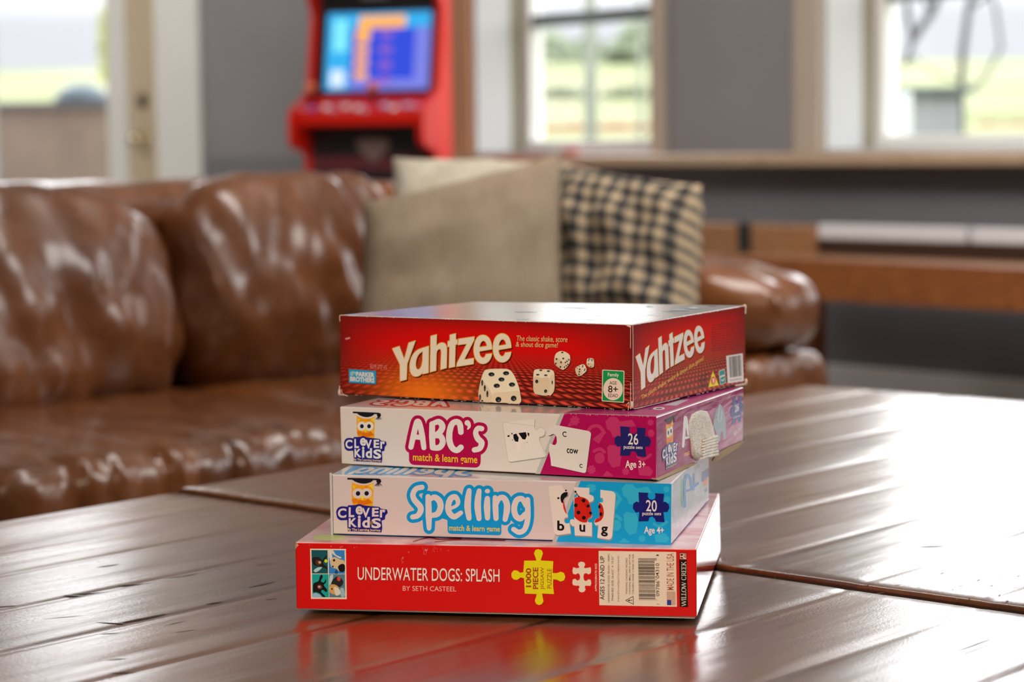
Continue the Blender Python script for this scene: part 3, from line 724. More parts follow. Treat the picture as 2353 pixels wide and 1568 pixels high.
def slab(a0, a1, b0, b1, ztop, name, dents=()):
    na, nb_ = 60, 300; mb = MB(); av = np.linspace(a0, a1, na + 1); bv = np.linspace(b0, b1, nb_ + 1); th = .05
    def drop(x, lo, hi, r=.0035):
        d = min(x - lo, hi - x); return 0 if d > r else -(r - math.sqrt(max(0, r * r - (r - d) ** 2)))
    av = np.unique(np.concatenate([av, a0 + np.array([.0, .0005, .0015, .0035]), a1 - np.array([.0, .0005, .0015, .0035])])); bv = np.unique(np.concatenate([bv, b0 + np.array([0, .0005, .0015, .0035]), b1 - np.array([0, .0005, .0015, .0035])]))
    V = [tb(a, b, ztop - .0012 + hgt(a, b) * min(1, .2 + min(a - a0, a1 - a) / .03) + drop(a, a0, a1) + drop(b, b0, b1)) for a in av for b in bv]; m_ = len(bv); k0 = len(mb.v)
    for i in range(len(av) - 1):
        for j in range(m_ - 1):
            mb.face([V[i * m_ + j], V[(i + 1) * m_ + j], V[(i + 1) * m_ + j + 1], V[i * m_ + j + 1]], M_TAB, [(av[i], bv[j]), (av[i + 1], bv[j]), (av[i + 1], bv[j + 1]), (av[i], bv[j + 1])])
    ring = [i * m_ for i in range(len(av))] + [(len(av) - 1) * m_ + j for j in range(1, m_)] + [i * m_ + m_ - 1 for i in range(len(av) - 2, -1, -1)] + [j for j in range(m_ - 2, 0, -1)]
    for x, y in zip(ring, ring[1:] + ring[:1]):
        p, q = V[x], V[y]; mb.face([p, q, (q[0], q[1], ztop - th), (p[0], p[1], ztop - th)], M_TEDGE)
    mb.face([tb(a0, b0, ztop - th), tb(a0, b1, ztop - th), tb(a1, b1, ztop - th), tb(a1, b0, ztop - th)], M_TEDGE)
    # scraped dents: slim dark lens shapes lying in the surface
    for px, py, L, w, an in dents:
        p = onz(px, py, ztop); rel = p - G0; a, b = float(np.dot(rel, T1)), float(np.dot(rel, T2))
        c_, s_ = math.cos(an), math.sin(an); q = []
        for u in np.linspace(-1, 1, 9): q.append((u, w * (1 - u * u)))
        for u in np.linspace(1, -1, 9)[1:-1]: q.append((u, -w * .6 * (1 - u * u)))
        P = []
        for u, e in q:
            aa, bb_ = a + (u * c_ - e * s_) * L, b + (u * s_ + e * c_) * L
            P.append(tb(aa, bb_, ztop - .0012 + hgt(aa, bb_) + .00025))
        mb.face(P, M_DENT if w > .03 else M_DUST)
    o = mb.build(name, table, weld=True, smooth=True); return o
R_ = random.Random(4)
dl = [(905 / 2.941, 1080 + 765 / 2.941, .016, .12, .5), (605 / 2.941, 1080 + 823 / 2.941, .014, .12, .6), (495 / 2.941, 1080 + 842 / 2.941, .010, .2, 1.0), (965 / 2.941, 1080 + 997 / 2.941, .024, .10, .05), (748 / 2.941, 1080 + 1028 / 2.941, .014, .10, 1.2), (1195 / 2.941, 1080 + 712 / 2.941, .012, .15, .4), (1290 / 2.941, 1080 + 702 / 2.941, .010, .1, -.1),
      (1770 / 2.941, 1080 + 770 / 2.941, .016, .10, 0), (1445 / 2.941, 1080 + 893 / 2.941, .008, .2, .2), (430 / 2.941, 1080 + 990 / 2.941, .016, .05, .5), (740 / 2.941, 1080 + 1100 / 2.941, .008, .15, .6), (1190 / 2.941, 1080 + 1028 / 2.941, .012, .06, 0), (1250 / 2.941, 1080 + 1082 / 2.941, .012, .06, .3), (20 / 2.941, 1080 + 916 / 2.941, .012, .12, .4), (830 / 2.941, 1080 + 1355 / 2.941, .010, .15, .6), (790 / 2.941, 1080 + 1268 / 2.941, .008, .15, .6), (1830 / 2.941, 1080 + 868 / 2.941, .006, .15, .3), (1780 / 2.941, 1080 + 636 / 2.941, .010, .15, .6), (730 / 2.941, 1080 + 645 / 2.941, .012, .15, .2)]
dr = [(1550 + x / 2.279, 880 + y / 2.279, .0022 + R_.random() * .0022, .2, R_.uniform(-.2, .6)) for x, y in [(1455, 1080), (1540, 1125), (1620, 1085), (1500, 1060), (1590, 1030), (1660, 1060), (1700, 1110), (1780, 1070), (1690, 1000), (1400, 990), (1280, 1065), (1560, 990), (1740, 1140), (1640, 1120), (1480, 1130), (1800, 1010), (1075, 1095), (1010, 1050), (1165, 1052)]] + [(1550 + 1345 / 2.279, 880 + 855 / 2.279, .014, .2, .7), (1550 + 1570 / 2.279, 880 + 1370 / 2.279, .03, .04, 0.0)]
for cx_, cy_, n_, sx_, sy_ in ((450, 1300, 14, 90, 60), (560, 1240, 8, 60, 40), (520, 1430, 12, 110, 40), (630, 1390, 6, 40, 20)):
    for _ in range(n_): dl.append((R_.gauss(cx_, sx_), R_.gauss(cy_, sy_), R_.uniform(.0012, .0035), .028, R_.uniform(0, 3)))
for cx_, cy_, n_, sx_, sy_ in ((1740, 1345, 16, 45, 22), (1830, 1260, 12, 70, 50), (1900, 1340, 8, 60, 30)):
    for _ in range(n_): dr.append((R_.gauss(cx_, sx_), R_.gauss(cy_, sy_), R_.uniform(.001, .003), .028, R_.uniform(0, 3)))
GAP = .007
slab(-1.25, -GAP, .012, 1.22, TZ - .0026, 'tabletop', dl)
slab(GAP, 1.2, 0, 1.22, TZ - .0010, 'tabletop', dr)
for a, b in ((-1.15, .1), (-1.15, 1.1), (1.08, .12), (1.08, 1.1), (-.06, .1), (-.06, 1.1)):
    mb = MB(); mb.box(tb(a - .045, b - .045, 0), T1 * .09, T2 * .09, UP * (TZ - .052), M_TEDGE); mb.build('leg', table, bevel=.006)
mb = MB(); mb.box(tb(-1.15, .09, TZ - .14), T1 * 2.25, T2 * .03, UP * .088, M_TEDGE); mb.build('apron', table, bevel=.004)
mb = MB(); mb.box(tb(-1.15, 1.10, TZ - .14), T1 * 2.25, T2 * .03, UP * .088, M_TEDGE); mb.build('apron', table, bevel=.004)
# ------------------------------------------------------------------ the stack of boxes
class Carton:
    def __init__(s, name, label, cat, c, yaw, z0, px, mats, depth=None, tray=None, tray_M=None, zc=None):
        s.xl = np.array([math.cos(yaw), math.sin(yaw), 0]); s.yl = np.array([-math.sin(yaw), math.cos(yaw), 0])
        s.P = np.array([c[0], c[1], 0]); s.nf = -s.yl
        on = lambda k: onplane(*px[k], s.P, s.nf)
        FTL, FTR, FBR, FBL = on('FTL'), on('FTR'), on('FBR'), on('FBL')
        s.Ps = (FTR + FBR) / 2; s.Pl = (FTL + FBL) / 2
        os_ = lambda k: onplane(*px[k], s.Ps, s.xl)
        BBR = os_('BBR'); FTR[:2] = s.Ps[:2]; FBR[:2] = s.Ps[:2]; BTR = os_('BTR') if 'BTR' in px else BBR + (FTR - FBR)
        BTL = FTL + (BTR - FTR); BBL = FBL + (BBR - FBR)
        s.c = dict(FTL=FTL, FTR=FTR, FBR=FBR, FBL=FBL, BTR=BTR, BBR=BBR, BTL=BTL, BBL=BBL)
        for k, q in (zc or {}).items(): s.c[k] = s.c[k].copy(); s.c[k][2] = TZ + q
        FTL, FTR, FBR, FBL, BTR, BBR, BTL, BBL = (s.c[k] for k in ('FTL', 'FTR', 'FBR', 'FBL', 'BTR', 'BBR', 'BTL', 'BBL'))
        base = (FBL + FBR + BBL + BBR) / 4; base[2] = z0
        s.root = empty(name, base, label, cat)
        mb = MB(); sq = [(0, 0), (1, 0), (1, 1), (0, 1)]
        for ks, M in ((('FBL', 'FBR', 'FTR', 'FTL'), mats[0]), (('FBR', 'BBR', 'BTR', 'FTR'), mats[1]), (('FTL', 'FTR', 'BTR', 'BTL'), mats[2]), (('BBL', 'FBL', 'FTL', 'BTL'), mats[3]), (('BBR', 'BBL', 'BTL', 'BTR'), mats[4])):
            mb.face([s.c[k] for k in ks], M, sq)
        mb.face([s.c[k] for k in ('FBL', 'BBL', 'BBR', 'FBR')], tray_M or mats[3])
        s.lid = mb.build('lid', s.root, weld=True, bevel=.0012, seg=3); smoothobj(s.lid)
        s.lid.modifiers['edge'].harden_normals = True
        s.mid = base + UP * ((FTL[2] + FTR[2]) / 2 - z0) / 2
        # base tray: slightly smaller, standing a hair below the lid
        tr_ = tray or .0016; mb = MB(); V = []
        lo = {k: s.c[k].copy() for k in ('FBL', 'FBR', 'BBR', 'BBL')}; cc = sum(lo.values()) / 4
        for k in ('FBL', 'FBR', 'BBR', 'BBL'):
            d = (cc - lo[k]); d[2] = 0; p = lo[k] + d / np.linalg.norm(d) * tr_ * 1.4; lo[k] = p
        top = [lo[k] + UP * .012 for k in lo]; bot = [np.array([lo[k][0], lo[k][1], z0]) for k in lo]
        mb.mesh(bot + top, [(3, 2, 1, 0), (4, 5, 6, 7), (0, 1, 5, 4), (1, 2, 6, 5), (2, 3, 7, 6), (3, 0, 4, 7)], tray_M or mats[3]); s.tray = mb.build('base_tray', s.root)
        s.front = Art(s.P, s.nf); s.side = Art(s.Ps, s.xl)
        n = np.cross(FTR - FTL, BTR - FTR); s.top = Art(FTL, n / np.linalg.norm(n))
def cardM(h, name, rough=.22): return pr(h)
WHITE = '#cdb3a3'
M_KRAFT = mat('raw_card', rgb('#b09a7f'), .85, .2)
M_WEAR = mat('worn_card_edge', (.72, .62, .52), .8, .2)
def glossy_top(name, c1, c2, c3, scale=6, rough=.10, bmp=.25):
    M = mat(name, c1, rough, .5, coat=.5, coatr=.08); t = NT(M); v = t.coord('UV', scale=(1, 1, 1)); f = t.noise(v, scale, 4, .55, .5)
    t.base(t.ramp(f, [(.3, c1), (.5, c2), (.7, c3)])); f2 = t.noise(v, 9, 3); t.normal(t.bump(f2, bmp, .004)); return M

# ---- bottom: red jigsaw box
M_URED = mat('carton_red', ink('#c20000'), .3, .25); t = NT(M_URED); v = t.coord('Object'); t.normal(t.bump(t.noise(v, 900, 2), .08, .0005))
M_UTOP = glossy_top('carton_red_top', ink('#c25a54'), ink('#e2a79d'), ink('#b83a38'), 5, .3, .15)
M_USIDE = mat('carton_red_side', ink('#b01818'), .10, .5, coat=.6, coatr=.06); t = NT(M_USIDE); t.normal(t.bump(t.noise(t.coord('UV', scale=(60, 3, 1)), 3, 3), .12, .001))
ZS0, ZA0, ZY0 = TZ + .0530, TZ + .1001, TZ + .1479
U = Carton('puzzle_box', 'flat red jigsaw puzzle box at the bottom of the stack', 'puzzle box', (-.01627, 1.60973), -.161526, TZ, dict(FTL=(678, 1246.5), FTR=(1599, 1262), FBR=(1602.5, 1420), FBL=(681, 1401.5), BBR=(1656, 1275), BTR=(1653, 1126)), (M_URED, M_USIDE, M_UTOP, M_URED, M_URED), zc=dict(FBL=.0005, FBR=.001, BBL=.0005, BBR=.0005, BTR=.0532, BTL=.0522), tray_M=mat('tray_white', (.6, .58, .55), .6))
A = U.front; cream = pr('#d8b79b'); dk_ = pr('#2a1e1a'); yel = pr('#d6b800'); brn = pr('#9a3a18')
A.poly([[(200, 195), (588, 198), (597, 741), (210, 738)]], cream, 1, Z7)
for q, h in (([(214, 209), (390, 211), (394, 464), (222, 463)], '#15484a'), ([(402, 211), (573, 212), (577, 466), (404, 465)], '#2d6fa5'), ([(222, 470), (400, 470), (404, 721), (226, 720)], '#128a7c'), ([(406, 470), (577, 471), (580, 722), (409, 721)], '#4d6a70')):
    A.poly([q], pr(h), 2, Z7)
def bl(pts, h, lay=3, z=Z7): A.blob(pts, pr(h), lay, z)
# four small swimming-dog snapshots, kept generic
bl([(222, 300), (290, 285), (330, 320), (355, 290), (380, 265), (372, 300), (340, 350), (380, 390), (388, 420), (350, 400), (300, 385), (240, 370)], '#201712'); bl([(268, 320), (300, 318), (325, 345), (300, 375), (262, 360)], '#4a2c1c', 4); A.disc((372, 328), 17, 19, pr('#c4cc1e'), 4, Z7); bl([(240, 430), (280, 400), (330, 395), (300, 430), (260, 450)], '#9fb0aa', 4); bl([(290, 335), (315, 330), (318, 352), (298, 356)], '#c08a68', 5)
bl([(410, 215), (450, 215), (480, 260), (540, 290), (520, 300), (470, 270), (430, 240)], '#c9b49a', 3); bl([(425, 310), (465, 285), (520, 310), (570, 330), (572, 430), (520, 440), (480, 410), (440, 400), (418, 350)], '#c79f73', 4); bl([(505, 385), (540, 360), (574, 370), (574, 435), (530, 445), (510, 420)], '#17110f', 5); A.disc((460, 320), 12, 14, pr('#2a1710'), 5, Z7); A.disc((447, 388), 8, 12, pr('#2a1710'), 5, Z7); bl([(405, 215), (430, 230), (440, 300), (415, 330)], '#c9bba6', 3); bl([(470, 440), (490, 420), (500, 462), (470, 463)], '#1d3b62', 4)
bl([(240, 570), (290, 545), (305, 500), (325, 475), (338, 500), (318, 545), (350, 560), (372, 520), (372, 560), (350, 590), (385, 640), (375, 665), (340, 640), (320, 660), (365, 712), (340, 715), (305, 680), (260, 665), (235, 668), (232, 620)], '#14110f'); bl([(285, 590), (320, 590), (330, 620), (300, 632), (280, 615)], '#7a3f34', 4); bl([(228, 690), (260, 675), (300, 690), (320, 718), (228, 718)], '#8f9fb5', 3); bl([(290, 600), (310, 600), (308, 614), (294, 614)], '#c9a9a0', 5)
bl([(412, 600), (450, 580), (500, 600), (515, 640), (480, 690), (430, 680), (412, 650)], '#c08a4a', 4); bl([(430, 560), (480, 500), (530, 510), (560, 560), (520, 610), (450, 585)], '#22201f', 3); A.disc((512, 520), 19, 26, pr('#c43a30'), 5, Z7); bl([(460, 610), (510, 630), (530, 680), (480, 700)], '#cbb79c', 4); A.disc((438, 630), 8, 10, pr('#20140f'), 5, Z7); bl([(520, 640), (560, 620), (578, 700), (540, 718)], '#8d9aa0', 3); bl([(415, 490), (450, 480), (440, 540), (412, 590)], '#a9b3ac', 3)
A.done('photo_print', U.lid, 'cream bordered print of four small pictures')
A.text('UNDERWATER DOGS: SPLASH', [(718, 538), (2252, 560), (2252, 420), (718, 397)], pr('#5a0705'), 1, .006, Z7)
A.text('UNDERWATER DOGS: SPLASH', [(715, 533), (2249, 556), (2249, 416), (715, 393)], pr('#e6cdb4'), 2, .004, Z7); A.done('title_lettering', U.lid)
A.text('BY SETH CASTEEL', [(1203, 650), (1780, 657), (1780, 606), (1203, 598)], pr('#dcab97'), 1, -.006, Z7); A.done('author_lettering', U.lid)
jig = [(202, 312), (330, 312), (318, 275), (303, 235), (320, 200), (350, 192), (385, 205), (397, 235), (385, 275), (372, 310), (505, 318), (497, 440), (540, 442), (580, 427), (615, 440), (630, 480), (615, 518), (580, 530), (545, 512), (503, 505), (502, 570), (512, 660), (388, 655), (394, 690), (403, 735), (385, 765), (355, 775), (325, 762), (312, 727), (325, 690), (332, 660), (208, 655), (206, 600), (200, 495), (165, 487), (130, 512), (95, 510), (70, 482), (70, 440), (95, 412), (130, 415), (160, 438), (193, 432)]
A.poly([[(x + 3, y + 5) for x, y in jig]], pr('#7d0a04'), 1, Z8); A.poly([jig], yel, 2, Z8)
def up(body, x0, x1, y0, y1, M, lay, bold=0, z=Z8): A.text(body, [(x1, y1), (x1, y0), (x0, y0), (x0, y1)], M, lay, bold, z)
up('1000', 219, 275, 390, 588, brn, 3, .03); up('PIECE', 291, 349, 382, 607, brn, 3, .03); up('JIGSAW', 371, 417, 380, 612, brn, 3, .004); up('PUZZLE', 441, 487, 396, 600, brn, 3, .004); A.done('puzzle_piece_badge', U.lid, 'yellow puzzle piece badge')
A.poly([[(703, 415), (712, 380), (740, 390), (768, 389), (776, 378), (762, 355), (768, 332), (797, 322), (828, 332), (836, 355), (822, 380), (830, 390), (860, 388), (891, 380), (897, 412), (893, 445), (870, 455), (845, 441), (822, 452), (817, 485), (825, 515), (845, 525), (870, 506), (893, 512), (900, 545), (891, 574), (860, 573), (835, 572), (832, 588), (840, 612), (826, 635), (800, 643), (774, 632), (766, 607), (778, 587), (770, 572), (740, 572), (712, 568), (702, 545), (706, 510), (730, 500), (755, 520), (778, 508), (784, 480), (776, 452), (758, 443), (735, 456), (708, 448)]], cream, 1, Z8)
up('APPROXIMATE SIZE', 937, 958, 342, 632, cream, 1, .012); A.done('size_mark', U.lid, 'cream puzzle piece silhouette with small lettering')
A.poly([[(975, 210), (1780, 222), (1789, 792), (983, 775)]], cream, 1, Z8)
up('AGES 12 AND UP', 990, 1036, 265, 720, dk_, 2, .012); up('UNDERWATER DOGS: SPLASH \u2022 1000PC', 1071, 1090, 240, 745, dk_, 2, .006); up('FINISHED SIZE: 26.625\u201d X 19.25\u201d', 1110, 1130, 264, 727, dk_, 2, .006); up('\u00a9 2016 SETH CASTEEL/LITTLE FRIENDS PHOTO', 1173, 1190, 262, 740, dk_, 2, .004)
up('WARNING: CHOKING HAZARD', 1257, 1275, 285, 660, dk_, 2, .006); up('CONTAINS SMALL PARTS. NOT FOR', 1290, 1308, 245, 662, dk_, 2, .006); up('CHILDREN UNDER 3 YEARS OF AGE.', 1324, 1342, 240, 662, dk_, 2, .006)
A.stroke([(1257, 725), (1334, 684), (1338, 766)], 3.2, dk_, 2, Z8, smooth=False, closed=True); A.poly([[(1278, 722), (1306, 717), (1306, 732), (1278, 729)]], dk_, 2, Z8); A.disc((1320, 724), 6, 6, dk_, 2, Z8)
rb = random.Random(11); y = 287
while y < 724:
    wd = rb.choice([3, 3, 4, 6, 9]); ext = 8 if (y < 305 or y > 708 or 498 < y < 516) else -14
    A.poly([[(1386 + (y - 287) * .02, y), (1571 + ext + (y - 287) * .02, y + 1), (1571 + ext + (y - 287) * .02, min(y + wd, 727) + 1), (1386 + (y - 287) * .02, min(y + wd, 727))]], dk_, 2, Z8); y += wd + rb.choice([3, 3, 5, 7])
for b_, x0, x1, y0, y1 in (('7', 1585, 1611, 757, 770), ('09786', 1572, 1608, 524, 682), ('04310', 1568, 1605, 340, 496), ('1', 1575, 1600, 249, 262)): up(b_, x0, x1, y0, y1, dk_, 2, .004)
up('MADE IN THE USA', 1683, 1760, 236, 618, brn, 2, .002)
for k in range(7): A.poly([[(1685 + k * 13.2, 632), (1691 + k * 13.2, 632), (1693 + k * 13.2, 776), (1687 + k * 13.2, 776)]], brn, 2, Z8)
A.poly([[(1687, 720), (1731, 721), (1732, 775), (1688, 774)]], pr('#26306f'), 3, Z8); A.done('barcode_label', U.lid, 'cream barcode label with safety lettering')
A.poly([[(1812, 306), (1892, 308), (1905, 796), (1820, 793)]], pr('#120c0b'), 1, Z8); A.poly([[(1810, 228), (1891, 230), (1892, 308), (1812, 306)]], pr('#6d0606'), 1, Z8)
A.stroke([(1822, 238), (1882, 240), (1884, 294), (1824, 292)], 2.5, cream, 2, Z8, smooth=False, closed=True); A.stroke([(1826, 266), (1850, 268), (1860, 250)], 5, cream, 2, Z8); A.stroke([(1850, 268), (1862, 284), (1880, 290)], 5, cream, 2, Z8); A.stroke([(1862, 246), (1870, 262), (1862, 284)], 3, cream, 2, Z8)
# thin serif capitals, drawn stroke by stroke (unit box, x along the word)
SER = {'W': (1.25, [[(.02, 1), (.32, 0), 1], [(.32, 0), (.62, 1), .5], [(.62, 1), (.9, 0), 1], [(.9, 0), (1.2, 1), .5]]), 'I': (.4, [[(.2, 0), (.2, 1), 1], [(.02, 0), (.38, 0), .4], [(.02, 1), (.38, 1), .4]]), 'L': (.72, [[(.2, 0), (.2, 1), 1], [(.02, 1), (.38, 1), .4], [(.02, 0), (.66, 0), .4], [(.66, 0), (.68, .25), .5]]), 'O': (.95, None), 'C': (.85, None), 'R': (.85, [[(.2, 0), (.2, 1), 1], [(.02, 0), (.38, 0), .4], [(.02, 1), (.45, 1), .4], [(.45, 1), (.66, .9), .6], [(.66, .9), (.68, .66), 1], [(.68, .66), (.48, .5), .7], [(.48, .5), (.2, .5), .4], [(.42, .5), (.8, 0), 1]]), 'E': (.75, [[(.2, 0), (.2, 1), 1], [(.02, 0), (.68, 0), .4], [(.02, 1), (.64, 1), .4], [(.2, .52), (.5, .52), .4], [(.68, 0), (.7, .25), .5], [(.64, 1), (.66, .78), .5]]), 'K': (.9, [[(.2, 0), (.2, 1), 1], [(.02, 0), (.38, 0), .4], [(.02, 1), (.38, 1), .4], [(.2, .42), (.72, 1), .5], [(.38, .58), (.84, 0), 1], [(.6, 1), (.84, 1), .4]]), ' ': (.45, [])}
def serif(word, x0, x1, y0, y1, M, lay, z):
    tot = sum(SER[c][0] for c in word); k = (y1 - y0) / tot; hgt_ = x1 - x0; p = 0
    fm_ = lambda x, y: (x1 - y * hgt_, y1 - x * k)
    for c in word:
        w, st = SER[c]
        if st is None:
            n0, n1 = (0, 32) if c == 'O' else (4, 28); pts = [2 * math.pi * i / 32 for i in range(n0, n1 + 1)]
            for a_, b_ in zip(pts, pts[1:]):
                q = [(p + w * .48 + w * .42 * math.cos(u), .5 + .5 * math.sin(u)) for u in (a_, b_)]; A.stroke([fm_(*q[0]), fm_(*q[1])], 1.2 + 2.4 * abs(math.cos((a_ + b_) / 2)), M, lay, z, smooth=False, n=6)
        else:
            for a_, b_, wt in st: A.stroke([fm_(p + a_[0], a_[1]), fm_(p + b_[0], b_[1])], 3.4 * wt, M, lay, z, smooth=False, caps=False)
        p += w
serif('WILLOW CREEK', 1838, 1884, 322, 783, cream, 2, Z8); A.done('publisher_label', U.lid, 'black label with cream serif lettering')
rb = random.Random(5)
for cx_, cy_, n_, sx_, sy_ in ((1440, 215, 30, 25, 30), (1550, 200, 20, 40, 25), (1200, 310, 14, 12, 30), (1270, 235, 6, 8, 8), (1695, 210, 6, 10, 10), (530, 175, 12, 14, 8), (430, 165, 4, 10, 10), (680, 180, 4, 30, 10), (205, 160, 4, 20, 8)):
    for _ in range(n_):
        x, y = rb.gauss(cx_, sx_ * .6), rb.gauss(cy_, sy_ * .6)
        if y < 150: continue
        r_ = rb.uniform(1, 3.2); A.poly([[(x - r_, y), (x, y - r_ * 2), (x + r_ * .8, y + r_)]], pr('#e8a89a'), 1, Z7)
A.poly([[(38, 150), (62, 128), (70, 160), (46, 195), (40, 205)]], M_KRAFT, 1, Z7); A.poly([[(62, 150), (76, 158), (64, 168)]], pr('#f0c0a0'), 2, Z7); A.poly([[(46, 825), (62, 850), (80, 853), (58, 842)]], M_KRAFT, 1, Z7)
A.done('scuff_speck', U.lid, 'pale scuffs in the red print')
A = U.top; tq = pr('#8f1f20'); 
A.blob([(720, 1232), (760, 1228), (800, 1236), (770, 1243), (725, 1241)], pr('#b9b06a'), 1); A.stroke([(950, 1245), (985, 1236), (1010, 1240), (1060, 1238)], 1.6, tq, 1); A.stroke([(1000, 1246), (1060, 1241), (1160, 1243)], 1.2, tq, 1); A.done('top_print', U.lid)

# ---- shared artwork of the two learning games
def owl_logo(A, z, tone=1, white=WHITE):
    navy, blk, org = pr('#1f1a63'), pr('#15151a'), pr('#e08a10'); wh = pr(white)
    A.path('M 280 262 C 330 300 425 310 476 270 L 472 505 L 300 500 C 285 470 280 440 281 400 Z', org, 1, z)
    for q, h in (([(283, 290), (320, 300), (300, 340)], '#eda52a'), ([(430, 300), (474, 280), (474, 340)], '#f0b02c'), ([(283, 430), (330, 425), (340, 470), (290, 470)], '#cf6a08'), ([(340, 440), (400, 450), (430, 430), (470, 470), (380, 498), (330, 480)], '#cf5f08'), ([(430, 430), (474, 400), (472, 470)], '#e59a20'), ([(300, 470), (340, 470), (330, 500), (302, 498)], '#e0801a'), ([(390, 300), (430, 300), (410, 330)], '#d9790e')): A.poly([q], pr(h), 2, z)
    A.path('M 360 405 L 398 405 L 377 450 Z', pr('#f0b62a'), 4, z)
    for x in (338, 415): A.disc((x, 376), 49, 51, wh, 3, z, 32); A.disc((x, 376), 20, 23, blk, 4, z)
    A.path('M 240 217 L 523 230 L 541 240 L 545 262 L 538 272 L 503 268 L 500 246 L 474 243 C 440 288 345 292 284 236 L 240 234 Z', blk, 4, z)
    for e in ((490, 300), (503, 303), (517, 305), (530, 303), (548, 300)): A.stroke([(522, 262), e], 3.2, blk, 4, z, smooth=False)
    A.path('M 150 600 L 144 560 C 148 515 175 497 215 503 L 246 507 L 252 492 L 318 492 C 340 478 370 482 382 495 L 440 503 L 530 513 L 545 532 L 600 542 L 607 575 L 586 600 L 582 640 L 553 650 L 560 722 L 552 770 L 500 765 L 250 752 L 244 640 L 190 642 C 165 635 155 620 150 600 Z', navy, 5, z)
    for ch, q in (('C', box4(160, 522, 236, 618)), ('L', box4(257, 512, 307, 612)), ('e', box4(319, 502, 383, 588)), ('V', box4(374, 522, 446, 618)), ('E', box4(466, 522, 526, 610)), ('r', box4(537, 540, 586, 620)), ('K', box4(258, 622, 332, 712)), ('i', box4(340, 597, 366, 716)), ('d', box4(380, 612, 448, 720)), ('S', box4(462, 626, 548, 727))): A.text(ch, q, wh, 6, .035, z)
    A.text('By The Learning Journey', [(252, 752), (546, 768), (546, 735), (252, 722)], pr('#d9a95e'), 6, .018, z)
def knob_badge(A, z, h, white=WHITE):
    pts = [(870, 470), (978, 478), (970, 515), (985, 545), (1020, 555), (1050, 540), (1055, 508), (1048, 482), (1150, 490), (1140, 580), (1165, 578), (1198, 605), (1207, 645), (1185, 690), (1142, 692), (1155, 802), (1060, 796), (1050, 765), (1020, 737), (990, 747), (976, 790), (870, 790), (878, 687), (840, 692), (808, 645), (815, 592), (850, 570), (876, 583)]
    A.poly([pts], pr(h), 3, z)
def patterned(A, z, h1, h2, shapes):
    for kind, a in shapes:
        M = pr(h2)
        if kind == 'd': A.disc(a[:2], a[2], a[3], M, 1, z)
        elif kind == 'a': A.stroke(a[0], a[1], M, 1, z)
        elif kind == 'p': A.poly([a], M, 1, z)
        elif kind == 'g':
            x, y, r = a; A.poly([[(x + (r if i % 2 else r * .72) * math.cos(2 * math.pi * i / 16), y + (r if i % 2 else r * .72) * math.sin(2 * math.pi * i / 16)) for i in range(16)]], M, 1, z); A.disc((x, y), r * .3, r * .3, pr(h1), 2, z)
SHP = [('g', (380, 410, 60)), ('p', [(710, 420), (760, 370), (830, 370), (870, 420), (1000, 400), (1040, 470), (960, 480), (940, 560), (850, 590), (790, 590), (770, 530), (730, 500)]), ('a', ([(500, 560), (560, 480), (640, 470), (700, 540)], 18)), ('p', [(570, 610), (690, 520), (700, 560), (640, 660)]), ('d', (650, 815, 55, 60)), ('a', ([(590, 740), (650, 715), (700, 750)], 18)), ('p', [(730, 700), (760, 670), (870, 690), (890, 760), (870, 900), (790, 920), (740, 850)]), ('g', (560, 940, 55)), ('g', (930, 960, 45)), ('d', (1205, 545, 35, 40)), ('p', [(680, 1010), (730, 950), (800, 1010)]), ('g', (1200, 430, 40)), ('a', ([(1060, 800), (1120, 830), (1200, 780)], 16)), ('p', [(1060, 920), (1180, 900), (1230, 960), (1200, 1010), (1080, 1000)]), ('p', [(300, 470), (330, 420), (350, 470)])]

# ---- third from top: light blue spelling game
M_SSIDE = mat('carton_white_side', ink('#b9b4b4'), .10, .5, coat=.6, coatr=.06); t = NT(M_SSIDE); vv = t.coord('UV'); t.normal(t.bump(t.noise(t.coord('UV', scale=(40, 3, 1)), 3, 3), .15, .001))
M_SF = mat('carton_white', ink('#c5a79b'), .3, .5)
M_STOP = glossy_top('carton_top_white', ink('#b9a79c'), ink('#c4b4aa'), ink('#b0a098'), 3, .2, .1)
Sp = Carton('game_box', 'white and light blue spelling game box resting on the red jigsaw box', 'game box', (-.012475, 1.631618), -.228859, ZS0, dict(FTL=(757, 1086.5), FTR=(1543.5, 1112), FBR=(1542, 1254), FBL=(760.5, 1230), BBR=(1629, 1150)), zc=dict(FBL=.0532, FBR=.0532, BBR=.0540, BBL=.0540, FTL=.0997, FTR=.0985, BTR=.0986, BTL=.0993), mats=(M_SF, M_SSIDE, M_STOP, pr('#1f6f9a'), M_SF), tray_M=pr('#1b5f86'))
A = Sp.front; blue = pr('#0c7fb4'); 
A.poly([[(1334, 1105.6), (1543, 1112.3), (1541.8, 1253.6), (1279, 1245.5)]], pr('#0a86b8'), 1); A.poly([[(1325, 1105.4), (1334, 1105.6), (1279, 1245.5), (1269, 1245.2)]], pr('#a89a90'), 1); A.done('blue_panel', Sp.lid)
zsh = affine([(265, 330), (1255, 370), (1245, 1030), (0, 990)], [(1334, 1105), (1543, 1111), (1542, 1254), (1279, 1245)])
ZSH = lambda x, y: zsh(max(x, 300 - (y - 330) * .38), min(max(y, 372), 1000))
for kind, a in SHP:
    M = pr('#2b97c2')
    if kind == 'd': A.disc(a[:2], a[2], a[3], M, 1.5, ZSH)
    elif kind == 'a': A.stroke(a[0], a[1], M, 1.5, ZSH)
    elif kind == 'p': A.poly([a], M, 1.5, ZSH)
    elif kind == 'g': A.poly([[(a[0] + (a[2] if i % 2 else a[2] * .7) * math.cos(math.pi * i / 8), a[1] + (a[2] if i % 2 else a[2] * .7) * math.sin(math.pi * i / 8)) for i in range(16)]], M, 1.5, ZSH)
A.done('toy_pattern', Sp.lid)
